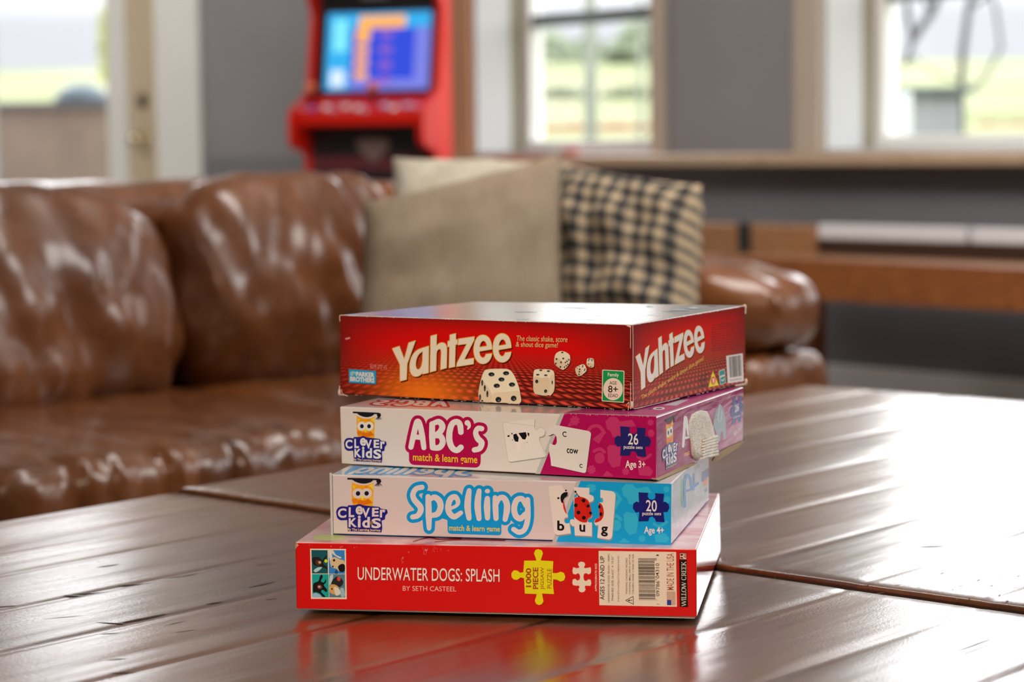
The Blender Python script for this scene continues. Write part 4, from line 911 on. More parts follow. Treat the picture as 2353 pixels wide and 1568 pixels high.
zow = affine([(240, 217), (548, 300), (145, 565), (607, 575), (250, 752), (552, 770), (376, 376)], [Z5(275, 182), Z5(643, 273), Z5(153, 548), Z5(709, 547), Z5(277, 768), Z5(645, 776), Z5(438, 350)])
owl_logo(A, zow, white='#c9aca0'); A.blob([(520, 660), (540, 645), (553, 665), (540, 692), (525, 685)], pr('#7a5a2c'), 8, Z5); A.done('owl_logo', Sp.lid, 'orange owl logo with white lettering on navy')
SPELL = [([(1082, 283), (1018, 300), (983, 360), (1000, 420), (1060, 490), (1066, 540), (1035, 590), (980, 605)], [27, 28, 29, 31, 33, 32, 29, 27]), ([(1148, 385), (1152, 480), (1155, 600), (1158, 728)], [28, 33, 34, 24]), ([(1165, 420), (1215, 392), (1268, 430), (1282, 500), (1250, 570), (1180, 590)], [22, 31, 34, 33, 33, 24]), ([(1380, 515), (1450, 485), (1472, 440), (1440, 388), (1390, 410), (1364, 490), (1378, 560), (1430, 602), (1502, 560)], [18, 18, 24, 30, 32, 32, 32, 30, 24]), ([(1592, 318), (1580, 400), (1575, 500), (1590, 618)], [25, 34, 36, 27]), ([(1700, 322), (1688, 400), (1684, 500), (1698, 622)], [25, 34, 36, 27]), ([(1789, 325)], [28]), ([(1788, 405), (1785, 500), (1790, 615)], [28, 36, 27]), ([(1872, 395), (1876, 500), (1882, 620)], [26, 32, 28]), ([(1885, 470), (1915, 405), (1965, 400), (1998, 460), (1998, 540), (1980, 632)], [22, 28, 32, 34, 34, 26]), ([(2205, 480), (2165, 410), (2105, 425), (2078, 510), (2095, 590), (2145, 622), (2200, 570)], [26, 30, 32, 32, 32, 32, 26]), ([(2224, 415), (2226, 520), (2222, 640), (2190, 740), (2130, 770), (2072, 738)], [26, 30, 30, 28, 28, 26])]
def bubbles(A, strokes, grow, M, lay, z):
    for pts, r in strokes:
        if len(pts) == 1: A.disc(pts[0], r[0] + grow, r[0] * .85 + grow, M, lay, z, 32)
        else: A.stroke(pts, [q + grow for q in r], M, lay, z, n=24)
bubbles(A, SPELL, 38, blue, 2, Z5); A.path('M 1355 630 L 1940 640 L 1940 770 C 1940 795 1930 803 1905 803 L 1400 788 C 1370 785 1358 770 1358 745 Z', blue, 2, Z5); A.path('M 1240 520 L 1420 520 L 1420 600 L 1360 640 L 1240 600 Z', blue, 2, Z5); A.path('M 1500 500 L 2060 500 L 2040 650 L 1500 640 Z', blue, 2, Z5)
bubbles(A, SPELL, 0, pr('#cdb0a4'), 3, Z5); A.done('title_lettering', Sp.lid, 'rounded white title on a blue outline')
A.text('match & learn game', [(1374, 772), (1924, 782), (1924, 705), (1374, 690)], pr('#dba62c'), 4, .014, Z5); A.done('subtitle_lettering', Sp.lid)
# three cut puzzle cards
cd = pr('#d2b5a4'); shd = pr('#3c352f')
def card(d, sh=(6, 14), lay=3):
    p = parse(d)[0]; A.poly([[(x + sh[0], y + sh[1]) for x, y in p]], pr('#8d7b6f'), lay, Z6); A.poly([p], cd, lay + 1, Z6)
card('M 190 290 C 195 275 205 270 220 268 L 335 260 L 350 295 L 368 318 C 405 310 412 350 395 372 L 362 388 C 345 430 375 520 400 580 L 398 612 C 370 600 352 630 362 655 C 372 680 405 680 418 665 L 432 782 L 300 800 C 275 800 258 790 252 770 Z')
card('M 460 282 L 632 290 L 630 360 C 645 372 672 362 680 395 C 682 425 665 440 645 440 C 620 440 630 500 650 560 L 662 590 C 655 615 620 600 610 640 C 608 665 640 668 660 662 L 660 812 L 475 804 L 470 705 C 440 705 420 680 422 650 C 428 620 460 625 470 640 L 462 400 L 500 385 C 510 360 490 345 478 360 Z')
card('M 752 310 L 870 325 C 900 330 915 350 915 380 L 880 800 C 878 830 860 850 835 848 L 718 828 L 730 690 C 715 700 690 700 685 665 C 685 630 715 610 740 620 L 735 470 C 725 455 745 440 765 450 C 790 445 785 410 770 395 L 752 400 Z')
red_ = pr('#c11a10'); bk2 = pr('#120f0f')
A.path('M 400 335 C 350 330 315 360 320 410 C 325 450 350 480 352 430 C 358 395 375 390 395 375 Z', bk2, 5, Z6); A.disc((380, 318), 11, 9, bk2, 5, Z6); A.disc((297, 401), 12, 11, bk2, 5, Z6); A.path('M 352 420 C 340 470 350 540 392 578 L 362 470 Z', red_, 5, Z6)
A.path('M 470 405 C 500 375 580 380 620 425 C 650 480 655 560 660 585 C 655 615 620 600 610 640 L 608 662 C 540 680 480 620 468 600 Z', red_, 5, Z6); A.path('M 505 365 L 535 385 L 510 388 Z', bk2, 5, Z6); A.disc((482, 331), 12, 11, bk2, 5, Z6); A.stroke([(485, 338), (510, 370)], 4, bk2, 5, Z6, smooth=False)
for x, y, r in ((570, 427, 21), (486, 478, 20), (618, 485, 17), (515, 556, 21), (645, 562, 16), (573, 613, 21)): A.disc((x, y), r, r, bk2, 6, Z6)
A.stroke([(500, 400), (560, 440), (600, 500), (620, 590)], 1.5, pr('#7a120c'), 6, Z6)
A.path('M 735 452 C 760 448 785 480 790 560 C 788 620 760 660 690 666 C 690 630 715 610 740 620 Z', red_, 5, Z6); A.disc((742, 493), 13, 20, bk2, 6, Z6); A.disc((757, 573), 16, 21, bk2, 6, Z6)
A.text('b', [(285, 750), (362, 757), (362, 648), (285, 642)], bk2, 5, .03, Z6); A.text('u', [(525, 764), (588, 768), (588, 690), (525, 686)], bk2, 5, .03, Z6); A.text('g', [(758, 812), (832, 818), (832, 710), (758, 704)], bk2, 5, .03, Z6)
A.done('puzzle_cards', Sp.lid, 'three cut cards with a ladybird and letters')
z20 = affine([(808, 645), (1207, 645), (870, 470), (870, 790), (1150, 490), (1155, 802)], [Z6(1100, 490), Z6(1498, 490), Z6(1163, 350), Z6(1166, 662), Z6(1442, 358), Z6(1445, 672)])
knob_badge(A, z20, '#16155a'); A.text('20', [(1245, 542), (1362, 548), (1362, 425), (1245, 420)], pr('#d8bcae'), 5, .01, Z6); A.text('puzzle sets', [(1205, 598), (1408, 596), (1408, 552), (1205, 545)], pr('#d8bcae'), 5, .012, Z6); A.text('Age 4+', [(1225, 805), (1438, 808), (1438, 712), (1225, 706)], pr('#d8bcae'), 5, .018, Z6); A.done('piece_count_badge', Sp.lid, 'navy puzzle piece badge')
A.poly([[(757.2, 1087), (763, 1087), (765.5, 1230), (760.8, 1230)]], pr('#b7a79c'), 1); A.poly([[(763, 1092), (764.3, 1092), (766.6, 1229), (765.4, 1229)]], pr('#5f4a42'), 2); A.done('corner_fold', Sp.lid)
# mirrored title on its top, peeping out under the next box
T = Sp.top; ztp = homog([(950, 640), (2270, 640), (2270, 250), (950, 250)], [(1075, 1095), (800, 1087), (845, 1069), (1090, 1073)])
def lo_(x, y):
    a_, b_ = ztp(x, y); return a_, min(b_, 1089.8 + (a_ - 757) * .0285)
bubbles(T, SPELL, 38, blue, 1, lo_); T.poly([[(790, 1087.5), (830, 1088.5), (850, 1072), (812, 1071)]], blue, 1); bubbles(T, SPELL, 0, pr('#c9b9ac'), 2, lo_); T.done('top_lettering', Sp.lid)
# right flank, seen at a glancing angle
NEUT = True; Q = Sp.side; b1, b2 = pr('#1570a8'), pr('#3f4b86')
Q.stroke([(1585, 1098), (1578, 1092), (1573, 1110), (1573, 1165)], 3.2, b1, 1); Q.stroke([(1585, 1098), (1588, 1122), (1580, 1128)], 2.6, b1, 1); Q.stroke([(1594, 1090), (1594, 1125)], 2.2, b1, 1); Q.stroke([(1588, 1124), (1603, 1112)], 3, b1, 1); Q.done('side_lettering', Sp.lid)
Q.blob([(1564, 1120), (1568, 1100), (1571, 1120), (1570, 1150), (1565, 1165)], pr('#4f8a6c'), 1); Q.poly([[(1613, 1085), (1628, 1075), (1628, 1095), (1613, 1108)]], b2, 1); Q.poly([[(1617, 1105), (1626, 1098), (1626, 1113), (1618, 1118)]], pr('#c06a20'), 1); Q.poly([[(1619, 1124), (1625, 1120), (1625, 1128), (1620, 1134)]], pr('#6f7076'), 1); Q.done('side_print', Sp.lid)

NEUT = False
# ---- second: white and magenta alphabet game
M_AF = mat('carton_cream', ink('#cbb3a2'), .3, .5)
M_ASIDE = mat('carton_magenta_side', ink('#b02a76'), .16, .5, coat=.15, coatr=.1); t = NT(M_ASIDE); vv = t.coord('UV'); t.normal(t.bump(t.noise(vv, 7, 3), .12, .003)); t.base(t.ramp(t.noise(vv, 7, 4), [(.35, (.30, .006, .11)), (.65, (.42, .03, .19))]))
M_ATOP = mat('carton_alpha_top', ink('#bfa99c'), .2, .5, coat=.4)
Ab = Carton('game_box', 'white and magenta alphabet game box with a torn side', 'game box', (-.015106, 1.662512), -.393181, ZA0, dict(FTL=(780, 934), FTR=(1508, 957), FBR=(1508, 1103), FBL=(784, 1069), BTR=(1709, 889), BBR=(1708, 1013)), zc=dict(FBL=.1002, FBR=.1003, BBR=.1003, BBL=.1002, FTR=.1475, FTL=.1463, BTR=.1456, BTL=.1441), mats=(M_AF, M_ASIDE, M_ATOP, M_AF, M_AF), tray_M=M_KRAFT)
A = Ab.front; mag = pr('#a30038')
A.poly([[(1297, 950.4), (1508, 957.2), (1508, 1102.8), (1241, 1090)]], pr('#a00542'), 1); A.poly([[(1288, 950.1), (1297, 950.4), (1241, 1090), (1230, 1089.5)]], pr('#ab9c8f'), 1); A.done('magenta_panel', Ab.lid)
def clipA(x, y):
    y = min(max(y, 345), 1015); x = min(max(x, 265 - (y - 330) * .405 + 8), 1250); return Z4(x, y)
for kind, a in SHP:
    M = pr('#b02a52')
    if kind == 'd': A.disc(a[:2], a[2], a[3], M, 1.5, clipA)
    elif kind == 'a': A.stroke(a[0], a[1], M, 1.5, clipA)
    elif kind == 'p': A.poly([a], M, 1.5, clipA)
    elif kind == 'g': A.poly([[(a[0] + (a[2] if i % 2 else a[2] * .7) * math.cos(math.pi * i / 8), a[1] + (a[2] if i % 2 else a[2] * .7) * math.sin(math.pi * i / 8)) for i in range(16)]], M, 1.5, clipA)
A.done('toy_pattern', Ab.lid)
owl_logo(A, Z3, white='#d2bdab'); A.done('owl_logo', Ab.lid, 'orange owl logo with white lettering on navy')
ABC = [([(868, 602), (895, 480), (925, 350), (942, 322), (962, 350), (990, 480), (1008, 608)], [28, 31, 30, 28, 30, 31, 27]), ([(905, 492), (985, 498)], [27, 27]), ([(1098, 352), (1097, 480), (1103, 606)], [31, 33, 31]), ([(1110, 345), (1170, 328), (1208, 375), (1185, 435), (1130, 475)], [26, 31, 34, 32, 26]), ([(1130, 480), (1190, 485), (1212, 550), (1175, 605), (1110, 610)], [26, 31, 32, 32, 28]), ([(1408, 440), (1398, 360), (1365, 328), (1315, 350), (1287, 430), (1284, 530), (1315, 610), (1365, 636), (1408, 605)], [30, 32, 31, 32, 33, 34, 32, 31, 31]), ([(1478, 340), (1490, 350), (1498, 380), (1483, 405)], [30, 24, 16, 8]), ([(1632, 402), (1590, 400), (1568, 450), (1592, 510), (1632, 555), (1612, 615), (1555, 632)], [29, 27, 28, 33, 33, 30, 29])]
bubbles(A, ABC, 36, mag, 2, Z3); A.path('M 845 600 L 1625 620 L 1622 760 C 1620 800 1600 825 1560 824 L 900 795 C 865 790 848 765 847 735 Z', mag, 2, Z3); A.path('M 900 420 L 1640 440 L 1620 620 L 860 610 Z', mag, 2, Z3)
bubbles(A, ABC, 0, pr('#d3bcab'), 3, Z3); A.done('title_lettering', Ab.lid, 'rounded white title on a magenta outline')
A.text('match & learn game', [(890, 772), (1586, 802), (1586, 695), (890, 668)], pr('#eba51c'), 4, .014, Z3); A.done('subtitle_lettering', Ab.lid)
cowc = 'M 1862 360 C 1864 345 1872 337 1890 333 L 2207 296 L 2203 375 C 2203 415 2240 420 2248 400 C 2262 380 2310 385 2320 430 C 2325 480 2290 495 2262 490 C 2250 500 2256 550 2290 600 L 2332 680 L 2325 708 L 1960 760 C 1935 765 1920 755 1914 735 Z'
pc_ = parse(cowc)[0]; A.poly([[(x + 5, y + 9) for x, y in pc_]], pr('#8f8277'), 3, Z3); A.poly([pc_], pr('#d3bcab'), 4, Z3)
A.stroke(pc_[::2], 1.6, pr('#a39689'), 4, Z3, smooth=False, closed=True)
cw = pr('#dcc9b8'); ol = pr('#6b5a4c')
A.path('M 1912 485 L 1935 470 L 1950 448 L 1972 452 L 2035 444 L 2110 437 L 2150 440 L 2168 480 L 2186 530 L 2180 535 L 2158 490 L 2152 530 L 2175 600 L 2180 614 L 2162 614 L 2145 560 L 2132 540 L 2132 605 L 2120 618 L 2110 612 L 2114 545 L 2055 552 L 2056 640 L 2044 648 L 2036 640 L 2036 560 L 2030 640 L 2018 645 L 2016 636 L 2006 560 L 1988 530 L 1968 530 L 1950 505 Z', cw, 5, Z3)
for d in ('M 1910 478 L 1938 470 L 1934 490 L 1915 492 Z', 'M 1975 465 L 2008 455 L 2035 500 L 2028 545 L 1995 540 L 1978 505 Z', 'M 2030 450 L 2112 439 L 2122 480 L 2105 520 L 2075 515 L 2050 478 Z', 'M 2128 444 L 2150 452 L 2144 490 L 2132 470 Z', 'M 1950 448 L 1972 452 L 1962 470 Z'): A.path(d, bk2, 6, Z3)
A.disc((1968, 524), 9, 6, pr('#8a6a58'), 6, Z3); A.disc((2125, 550), 10, 8, pr('#c79a86'), 6, Z3)
rp = parse('M 115 445 L 520 520 C 545 525 558 540 556 560 L 505 950 C 502 972 490 978 470 974 L 125 897 L 120 830 L 100 720 L 108 662 C 120 650 135 665 150 672 C 180 680 192 650 186 600 C 180 560 150 545 130 560 C 112 575 95 572 85 560 L 100 500 Z')[0]
A.poly([[(x + 8, y + 8) for x, y in rp]], pr('#6d2038'), 3, Z4); A.poly([rp], pr('#cdb7a6'), 4, Z4)
A.text('C', [(248, 582), (292, 588), (292, 530), (248, 524)], bk2, 5, .02, Z4); A.text('cow', [(294, 760), (418, 772), (418, 722), (294, 708)], bk2, 5, .02, Z4); A.text('C', [(432, 918), (465, 923), (465, 880), (432, 874)], bk2, 5, .03, Z4)
A.done('puzzle_cards', Ab.lid, 'two cut cards with a cow and its letters')
knob_badge(A, Z4, '#201c50'); A.text('26', [(958, 667), (1068, 672), (1068, 550), (958, 545)], pr('#d8bfae'), 5, .01, Z4); A.text('puzzle sets', [(910, 725), (1115, 727), (1115, 683), (910, 672)], pr('#d8bfae'), 5, .012, Z4); A.text('Age 3+', [(928, 945), (1145, 942), (1145, 845), (928, 838)], pr('#d8bfae'), 5, .018, Z4); A.done('piece_count_badge', Ab.lid, 'navy puzzle piece badge')
for k in range(60):
    x = rb.uniform(1000, 1500); y0_ = 934 + (x - 780) * .0316 + 1.2; w_ = rb.uniform(.6, 2); A.poly([[(x, y0_), (x + w_, y0_), (x + w_, y0_ + .9), (x, y0_ + .9)]], pr('#f0d9cc'), 7)
A.done('scuff_speck', Ab.lid)
T = Ab.top; ztp = homog([(850, 640), (1670, 640), (1670, 290), (850, 290)], [(1025, 936), (850, 930), (880, 917), (1030, 923)])
def la_(x, y):
    a_, b_ = ztp(x, y); return a_, min(b_, 933.6 + (a_ - 780) * .0325)
bubbles(T, ABC, 36, mag, 1, la_); bubbles(T, ABC, 0, pr('#c9b9ac'), 2, la_); T.done('top_lettering', Ab.lid)
T.poly([[(1297, 949), (1506, 956), (1706, 889), (1560, 892)]], pr('#9a2a5c'), 1); T.poly([[Z4(1330, 245), Z4(1480, 248), Z4(1620, 180), Z4(1520, 190)]], pr('#a89f98'), 2); T.disc(Z4(1290, 279), 14, 3.2, pr('#c9bcb4'), 2); T.disc(Z4(1290, 279), 8, 1.4, pr('#2a2444'), 3); T.poly([[Z4(1150, 282), Z4(1230, 275), Z4(1260, 262), Z4(1200, 292)]], pr('#20203c'), 2); T.done('top_print', Ab.lid)
# right flank
NEUT = True; Q = Ab.side
zfl = affine([(240, 217), (548, 300), (145, 565), (607, 575), (250, 752), (552, 770), (376, 376)], [Z4(1345, 410), Z4(1468, 410), Z4(1322, 775), Z4(1497, 680), Z4(1362, 950), Z4(1480, 890), Z4(1405, 525)])
owl_logo(Q, zfl, white='#d0cccb'); Q.done('owl_logo', Ab.lid, 'orange owl logo with white lettering on navy')
Q.stroke([(1551, 690), (1560, 560), (1572, 395), (1582, 395), (1610, 560)], [13, 15, 16, 16, 16], pr('#d9d3d3'), 1, Z4); Q.stroke([(1560, 600), (1610, 590)], 13, pr('#d9d3d3'), 1, Z4); Q.text('mat', [(1562, 805), (1620, 775), (1620, 730), (1562, 755)], pr('#d79a3a'), 1, .02, Z4); Q.done('side_lettering', Ab.lid)
Q.path('M 1880 470 C 1878 380 1905 290 1935 245 C 1950 225 1965 235 1975 260 C 2000 300 2012 400 2012 500 L 2010 600 L 1988 617 L 1982 540 C 1970 515 1958 525 1954 560 L 1950 632 L 1924 642 L 1914 560 L 1893 500 Z', pr('#7f9197'), 1, Z4); Q.stroke([(1945, 240), (1935, 330), (1930, 400), (1950, 420), (1965, 380), (1968, 300)], 4, pr('#a9b6ba'), 2, Z4); Q.disc((1905, 375), 4, 9, bk2, 2, Z4); Q.done('side_print', Ab.lid, 'grey elephant drawing')
zk = affine([(808, 645), (1207, 645), (870, 470), (870, 790), (1150, 490), (1155, 802)], [Z4(2060, 320), Z4(2205, 250), Z4(2085, 175), Z4(2080, 460), Z4(2180, 150), Z4(2178, 425)])
knob_badge(Q, zk, '#39407c'); Q.text('26', [(2108, 325), (2152, 300), (2152, 215), (2108, 240)], pr('#dcd3d6'), 5, .03, Z4); Q.text('puzzle sets', [(2090, 395), (2170, 365), (2170, 340), (2090, 368)], pr('#c9c0cc'), 5, .02, Z4); Q.text('Age 3+', [(2090, 590), (2172, 545), (2172, 470), (2090, 515)], pr('#dcc6d2'), 2, .02, Z4); Q.done('piece_count_badge', Ab.lid, 'navy puzzle piece badge')
NEUT = False
# torn paper: fibre patch with curled ridges standing off the card
M_TORN = mat('torn_fibre', (.8, .78, .72), .9, .2); t = NT(M_TORN); t.normal(t.bump(t.noise(t.coord('Object', scale=(1, 1, 1)), 700, 3), .6, .002)); t.base(t.ramp(t.noise(t.coord('Object'), 260, 3), [(.3, (.68, .65, .58)), (.7, (.86, .84, .80))]))
tear = [(1610, 520), (1612, 420), (1640, 345), (1690, 312), (1745, 298), (1805, 305), (1828, 345), (1850, 400), (1872, 475), (1890, 560), (1893, 650), (1895, 700), (1922, 735), (1895, 790), (1860, 800), (1790, 775), (1740, 800), (1700, 845), (1662, 825), (1640, 770), (1630, 640)]
mb = MB(); n = len(tear); ctr = (1745, 560); rings = []
for k, sc_ in enumerate((1.0, .96, .75, .5, .25)):
    ring = []
    for i, (x, y) in enumerate(tear):
        xx, yy = ctr[0] + (x - ctr[0]) * sc_, ctr[1] + (y - ctr[1]) * sc_
        low = max(0., (yy - 600) / 200)
        h_ = (.0001 if k == 0 else .0006 + low * .004 * (.5 + .5 * math.sin(yy * .16 + xx * .05)) + N(xx * .02, yy * .02, 3) * .0006)
        ring.append(onplane(*Z4(xx, yy), Q.P, Q.n) + Q.n * max(.0001, h_))
    rings.append(ring)
V = [p for r_ in rings for p in r_] + [onplane(*Z4(*ctr), Q.P, Q.n) + Q.n * .0008]; fs = []
for k in range(4):
    for i in range(n): fs.append((k * n + i, k * n + (i + 1) % n, (k + 1) * n + (i + 1) % n, (k + 1) * n + i))
for i in range(n): fs.append((4 * n + i, 4 * n + (i + 1) % n, 5 * n))
mb.mesh(V, fs, M_TORN); smoothobj(mb.build('torn_patch', Ab.lid)).__setitem__('label', 'torn patch of bare pale card')
mb = MB()
for k in range(7):
    y = 585 + k * 32; a_ = onplane(*Z4(1745 - k * 6, y + 40), Q.P, Q.n) + Q.n * .0015; b_ = onplane(*Z4(1880 + (6 if k > 4 else 0), y - 5), Q.P, Q.n) + Q.n * .003; mm = (a_ + b_) / 2 + Q.n * .0035 + UP * .001
    mb.tube([a_, mm, b_], [.0010, .0016, .0013], M_TORN, 8)
mb.build('curled_fibre', Ab.lid, smooth=True)
mb = MB(); q = [Z4(1855, 845), Z4(1880, 790), Z4(2040, 700), Z4(2190, 635), Z4(2150, 690), Z4(2010, 780), Z4(1900, 850)]
P0 = [onplane(*p, Q.P, Q.n) + Q.n * .0012 for p in q]; P1 = [p - Q.n * .0009 for p in P0]; k = len(q)
mb.mesh(P0 + P1, [tuple(range(k)), tuple(range(2 * k - 1, k - 1, -1))] + [(i, (i + 1) % k, k + (i + 1) % k, k + i) for i in range(k)], M_KRAFT); mb.build('torn_flap', Ab.root)['label'] = 'torn flap of brown card hanging below the side'
mb = MB(); q = [(1505, 1101), (1572, 1069), (1600, 1064), (1592, 1069.5), (1560, 1083.5), (1512, 1104.5)]
P0 = [onplane(*p, Q.P, Q.n) + Q.n * .0006 for p in q]; P1 = [p - Q.n * .004 for p in P0]; k = len(q)
mb.mesh(P0 + P1, [tuple(range(k)), tuple(range(2 * k - 1, k - 1, -1))] + [(i, (i + 1) % k, k + (i + 1) % k, k + i) for i in range(k)], M_KRAFT); mb.build('bent_tray_lip', Ab.root)['label'] = 'bent brown lip of the tray'

# ---- top: red dice game box
def dice_red(name, glow):
    M = mat(name, ink('#b01010'), .25, .25); t = NT(M); v = t.coord('UV'); s_ = t.sep(v); u, w = s_[0], s_[1]
    hz = t.math('SUBTRACT', .66, w); d = t.math('MAXIMUM', hz, .004); q = t.math('DIVIDE', .55, t.math('ADD', d, .10))
    ux = t.math('MULTIPLY', t.math('SUBTRACT', u, .42), q); row = t.math('MULTIPLY', q, 60.0)
    a = t.math('SINE', t.math('ADD', row, 0)); b = t.math('SINE', t.math('ADD', t.math('MULTIPLY', ux, 200.0), t.math('MULTIPLY', t.math('ROUND', t.math('DIVIDE', row, 6.2832)), 3.14159)))
    cell = t.math('MULTIPLY', t.math('ADD', a, 1), t.math('ADD', b, 1)); cell = t.math('MULTIPLY', cell, .25)
    fade = t.math('MINIMUM', t.math('MULTIPLY', t.math('MAXIMUM', hz, 0), 3.2), 1.0); fadex = t.math('MINIMUM', t.math('ADD', t.math('MULTIPLY', u, 2.2), .35), 1.0); fade = t.math('MULTIPLY', fade, fadex)
    nz = t.noise(v, 4, 3)
    # printed ground: bright red field, dark borders, orange glow where the dice land
    bx = t.math('MULTIPLY', t.math('MULTIPLY', u, t.math('SUBTRACT', 1, u)), t.math('MULTIPLY', w, t.math('SUBTRACT', 1, w)))
    edge = t.ramp(bx, [(.0, 0.), (.012, .45), (.034, 1.)])
    ground = t.mix(edge, ink('#74130e'), ink('#c40606'))
    weave = t.mix(cell, ink('#3a0c08'), ink('#d9452c')); col = t.mix(t.math('MULTIPLY', fade, .92), ground, weave)
    gx = t.math('SUBTRACT', u, glow[0]); gy = t.math('SUBTRACT', w, glow[1])
    r2 = t.math('ADD', t.math('MULTIPLY', t.math('MULTIPLY', gx, gx), glow[2]), t.math('MULTIPLY', t.math('MULTIPLY', gy, gy), glow[3]))
    g = t.math('POWER', 2.718, t.math('MULTIPLY', r2, -1)); col = t.mix(t.math('MULTIPLY', g, glow[4]), col, ink('#e06410'))
    t.base(col); return M
M_YF = dice_red('dice_print', (.30, .06, 45, 12, .95)); M_YS = dice_red('dice_print_side', (.5, .3, 9, 9, .12))
M_YTOP = glossy_top('dice_top_glare', ink('#b89a94'), ink('#d8d0ca'), ink('#b5b0ae'), 5, .14, .12)  # pale base colours stand in for window glare on the lid top
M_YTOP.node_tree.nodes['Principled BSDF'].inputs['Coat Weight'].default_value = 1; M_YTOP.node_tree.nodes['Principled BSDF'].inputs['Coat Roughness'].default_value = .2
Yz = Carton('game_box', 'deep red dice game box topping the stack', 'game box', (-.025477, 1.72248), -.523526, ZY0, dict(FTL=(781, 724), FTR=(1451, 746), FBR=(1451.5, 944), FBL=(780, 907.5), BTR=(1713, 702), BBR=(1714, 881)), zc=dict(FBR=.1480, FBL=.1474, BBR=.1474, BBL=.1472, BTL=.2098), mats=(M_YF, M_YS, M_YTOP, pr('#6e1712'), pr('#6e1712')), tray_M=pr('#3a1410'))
YAHT = ['M 668 572 L 742 547 L 797 690 L 845 510 L 915 487 L 826 735 L 819 905 L 752 922 L 750 742 Z',
 'M 1059 545 L 1056 832 L 995 846 L 1000 812 C 985 850 950 875 915 873 C 875 868 855 820 856 760 C 858 670 900 600 965 575 Z M 998 600 C 950 615 920 670 918 735 C 917 780 930 803 952 798 C 975 790 990 750 994 700 Z',
 'M 1083 437 L 1145 420 L 1142 548 C 1160 520 1190 508 1210 508 C 1245 510 1256 545 1256 590 L 1251 780 L 1190 797 L 1197 610 C 1197 585 1188 572 1172 575 C 1152 580 1143 605 1142 635 L 1138 808 L 1076 825 Z',
 'M 1290 425 L 1352 409 L 1351 478 L 1369 474 L 1369 523 L 1348 530 L 1341 766 L 1282 778 L 1287 546 L 1266 552 L 1268 493 L 1290 487 Z',
 'M 1384 468 L 1553 443 L 1549 480 L 1440 693 L 1546 676 L 1543 737 L 1362 765 L 1367 730 L 1476 517 L 1380 531 Z',
 'M 1743 577 C 1745 480 1700 422 1640 425 C 1580 430 1547 500 1548 590 C 1550 680 1595 738 1650 735 C 1700 730 1735 690 1742 625 L 1680 633 C 1672 660 1660 675 1645 672 C 1620 668 1607 640 1605 600 Z M 1607 558 C 1612 515 1630 485 1652 485 C 1678 488 1690 520 1690 546 Z']
def yaht(A, z, face, out='#d98a1e'):
    jobs = [(d, 0, 0) for d in YAHT] + [(YAHT[5], 208, -16)]; oM, sM, fM = pr(out), pr('#3a0d08'), pr(face)
    for d, dx, dy in jobs:
        cs = [[(x + dx, y + dy) for x, y in c] for c in parse(d)]
        for c in cs:
            A.stroke([(x + 10, y + 12) for x, y in c], 6, sM, 1, z, smooth=False, closed=True, n=8); A.stroke(c, 6.5, oM, 2, z, smooth=False, closed=True, n=8)
        A.poly([[(x + 10, y + 12) for x, y in c] for c in cs], sM, 1, z); A.poly(cs, fM, 3, z)
A = Yz.front; yaht(A, Z1, '#d6bc9e'); A.done('title_lettering', Yz.lid, 'cream title lettering outlined in orange')
tan_ = pr('#dca766')
for dx, M, ly in ((3, pr('#3a0d08'), 1), (0, tan_, 2)):
    o_ = lambda p: [(x + dx / 4.7, y + dx / 4.7) for x, y in p]
    A.text('The classic shake, score', o_([(1186.3, 785.4), (1303.5, 789), (1304.5, 773.5), (1187.3, 771.5)]), M, ly, .004); A.text('& shout dice game!', o_([(1185.5, 800.5), (1281.5, 803), (1282.5, 787.5), (1186, 785.5)]), M, ly, .004)
A.done('tagline_lettering', Yz.lid)
def die(A, z, outline, faces, pips, tones=('#d9bd9a', '#c9a884', '#cfae8a')):
    A.blob([(x + 8, y + 10) for x, y in outline], pr('#4a130c'), 3, z); A.blob(outline, pr(tones[0]), 4, z, 4)
    for f, tn_ in zip(faces, tones[1:]): A.blob(f, pr(tn_), 5, z, 4)
    for x, y, a, b in pips: A.disc((x, y), a, b, pr('#1c1c1e'), 6, z); A.disc((x + a * .2, y + b * .3), a * .35, b * .3, pr('#5d5955'), 7, z)
die(A, Z1, [(1690, 797), (1800, 790), (1910, 793), (1965, 830), (2020, 940), (2050, 1060), (2042, 1165), (1850, 1155), (1650, 1148), (1607, 1120), (1600, 1040), (1625, 910), (1655, 825)], [[(1632, 905), (1680, 960), (1735, 1045), (1745, 1145), (1650, 1148), (1607, 1120), (1603, 1040)], [(1770, 1050), (1900, 1040), (2030, 1030), (2048, 1090), (2042, 1165), (1900, 1158), (1750, 1152), (1748, 1090)]],
    [(1740, 850, 33, 22), (1898, 838, 33, 22), (1848, 905, 33, 22), (1797, 973, 34, 23), (1962, 960, 34, 23), (1640, 942, 10, 33), (1668, 1000, 11, 34), (1696, 1062, 11, 36), (1617, 1098, 10, 34), (1640, 1140, 11, 14), (1815, 1123, 32, 30), (1980, 1110, 31, 30)])
die(A, Z2, [(-50, 800), (20, 795), (100, 797), (150, 815), (163, 880), (160, 1010), (130, 1065), (70, 1078), (-10, 1070), (-60, 1040), (-68, 950), (-65, 850)], [[(-60, 880), (20, 890), (100, 888), (105, 980), (95, 1075), (-10, 1070), (-58, 1040)], [(112, 885), (158, 860), (160, 1000), (135, 1060), (108, 1070)]],
    [(15, 806, 17, 8), (97, 815, 17, 9), (-18, 854, 18, 9), (68, 860, 18, 9), (-29, 927, 17, 20), (67, 1032, 17, 19), (138, 938, 7, 21)])
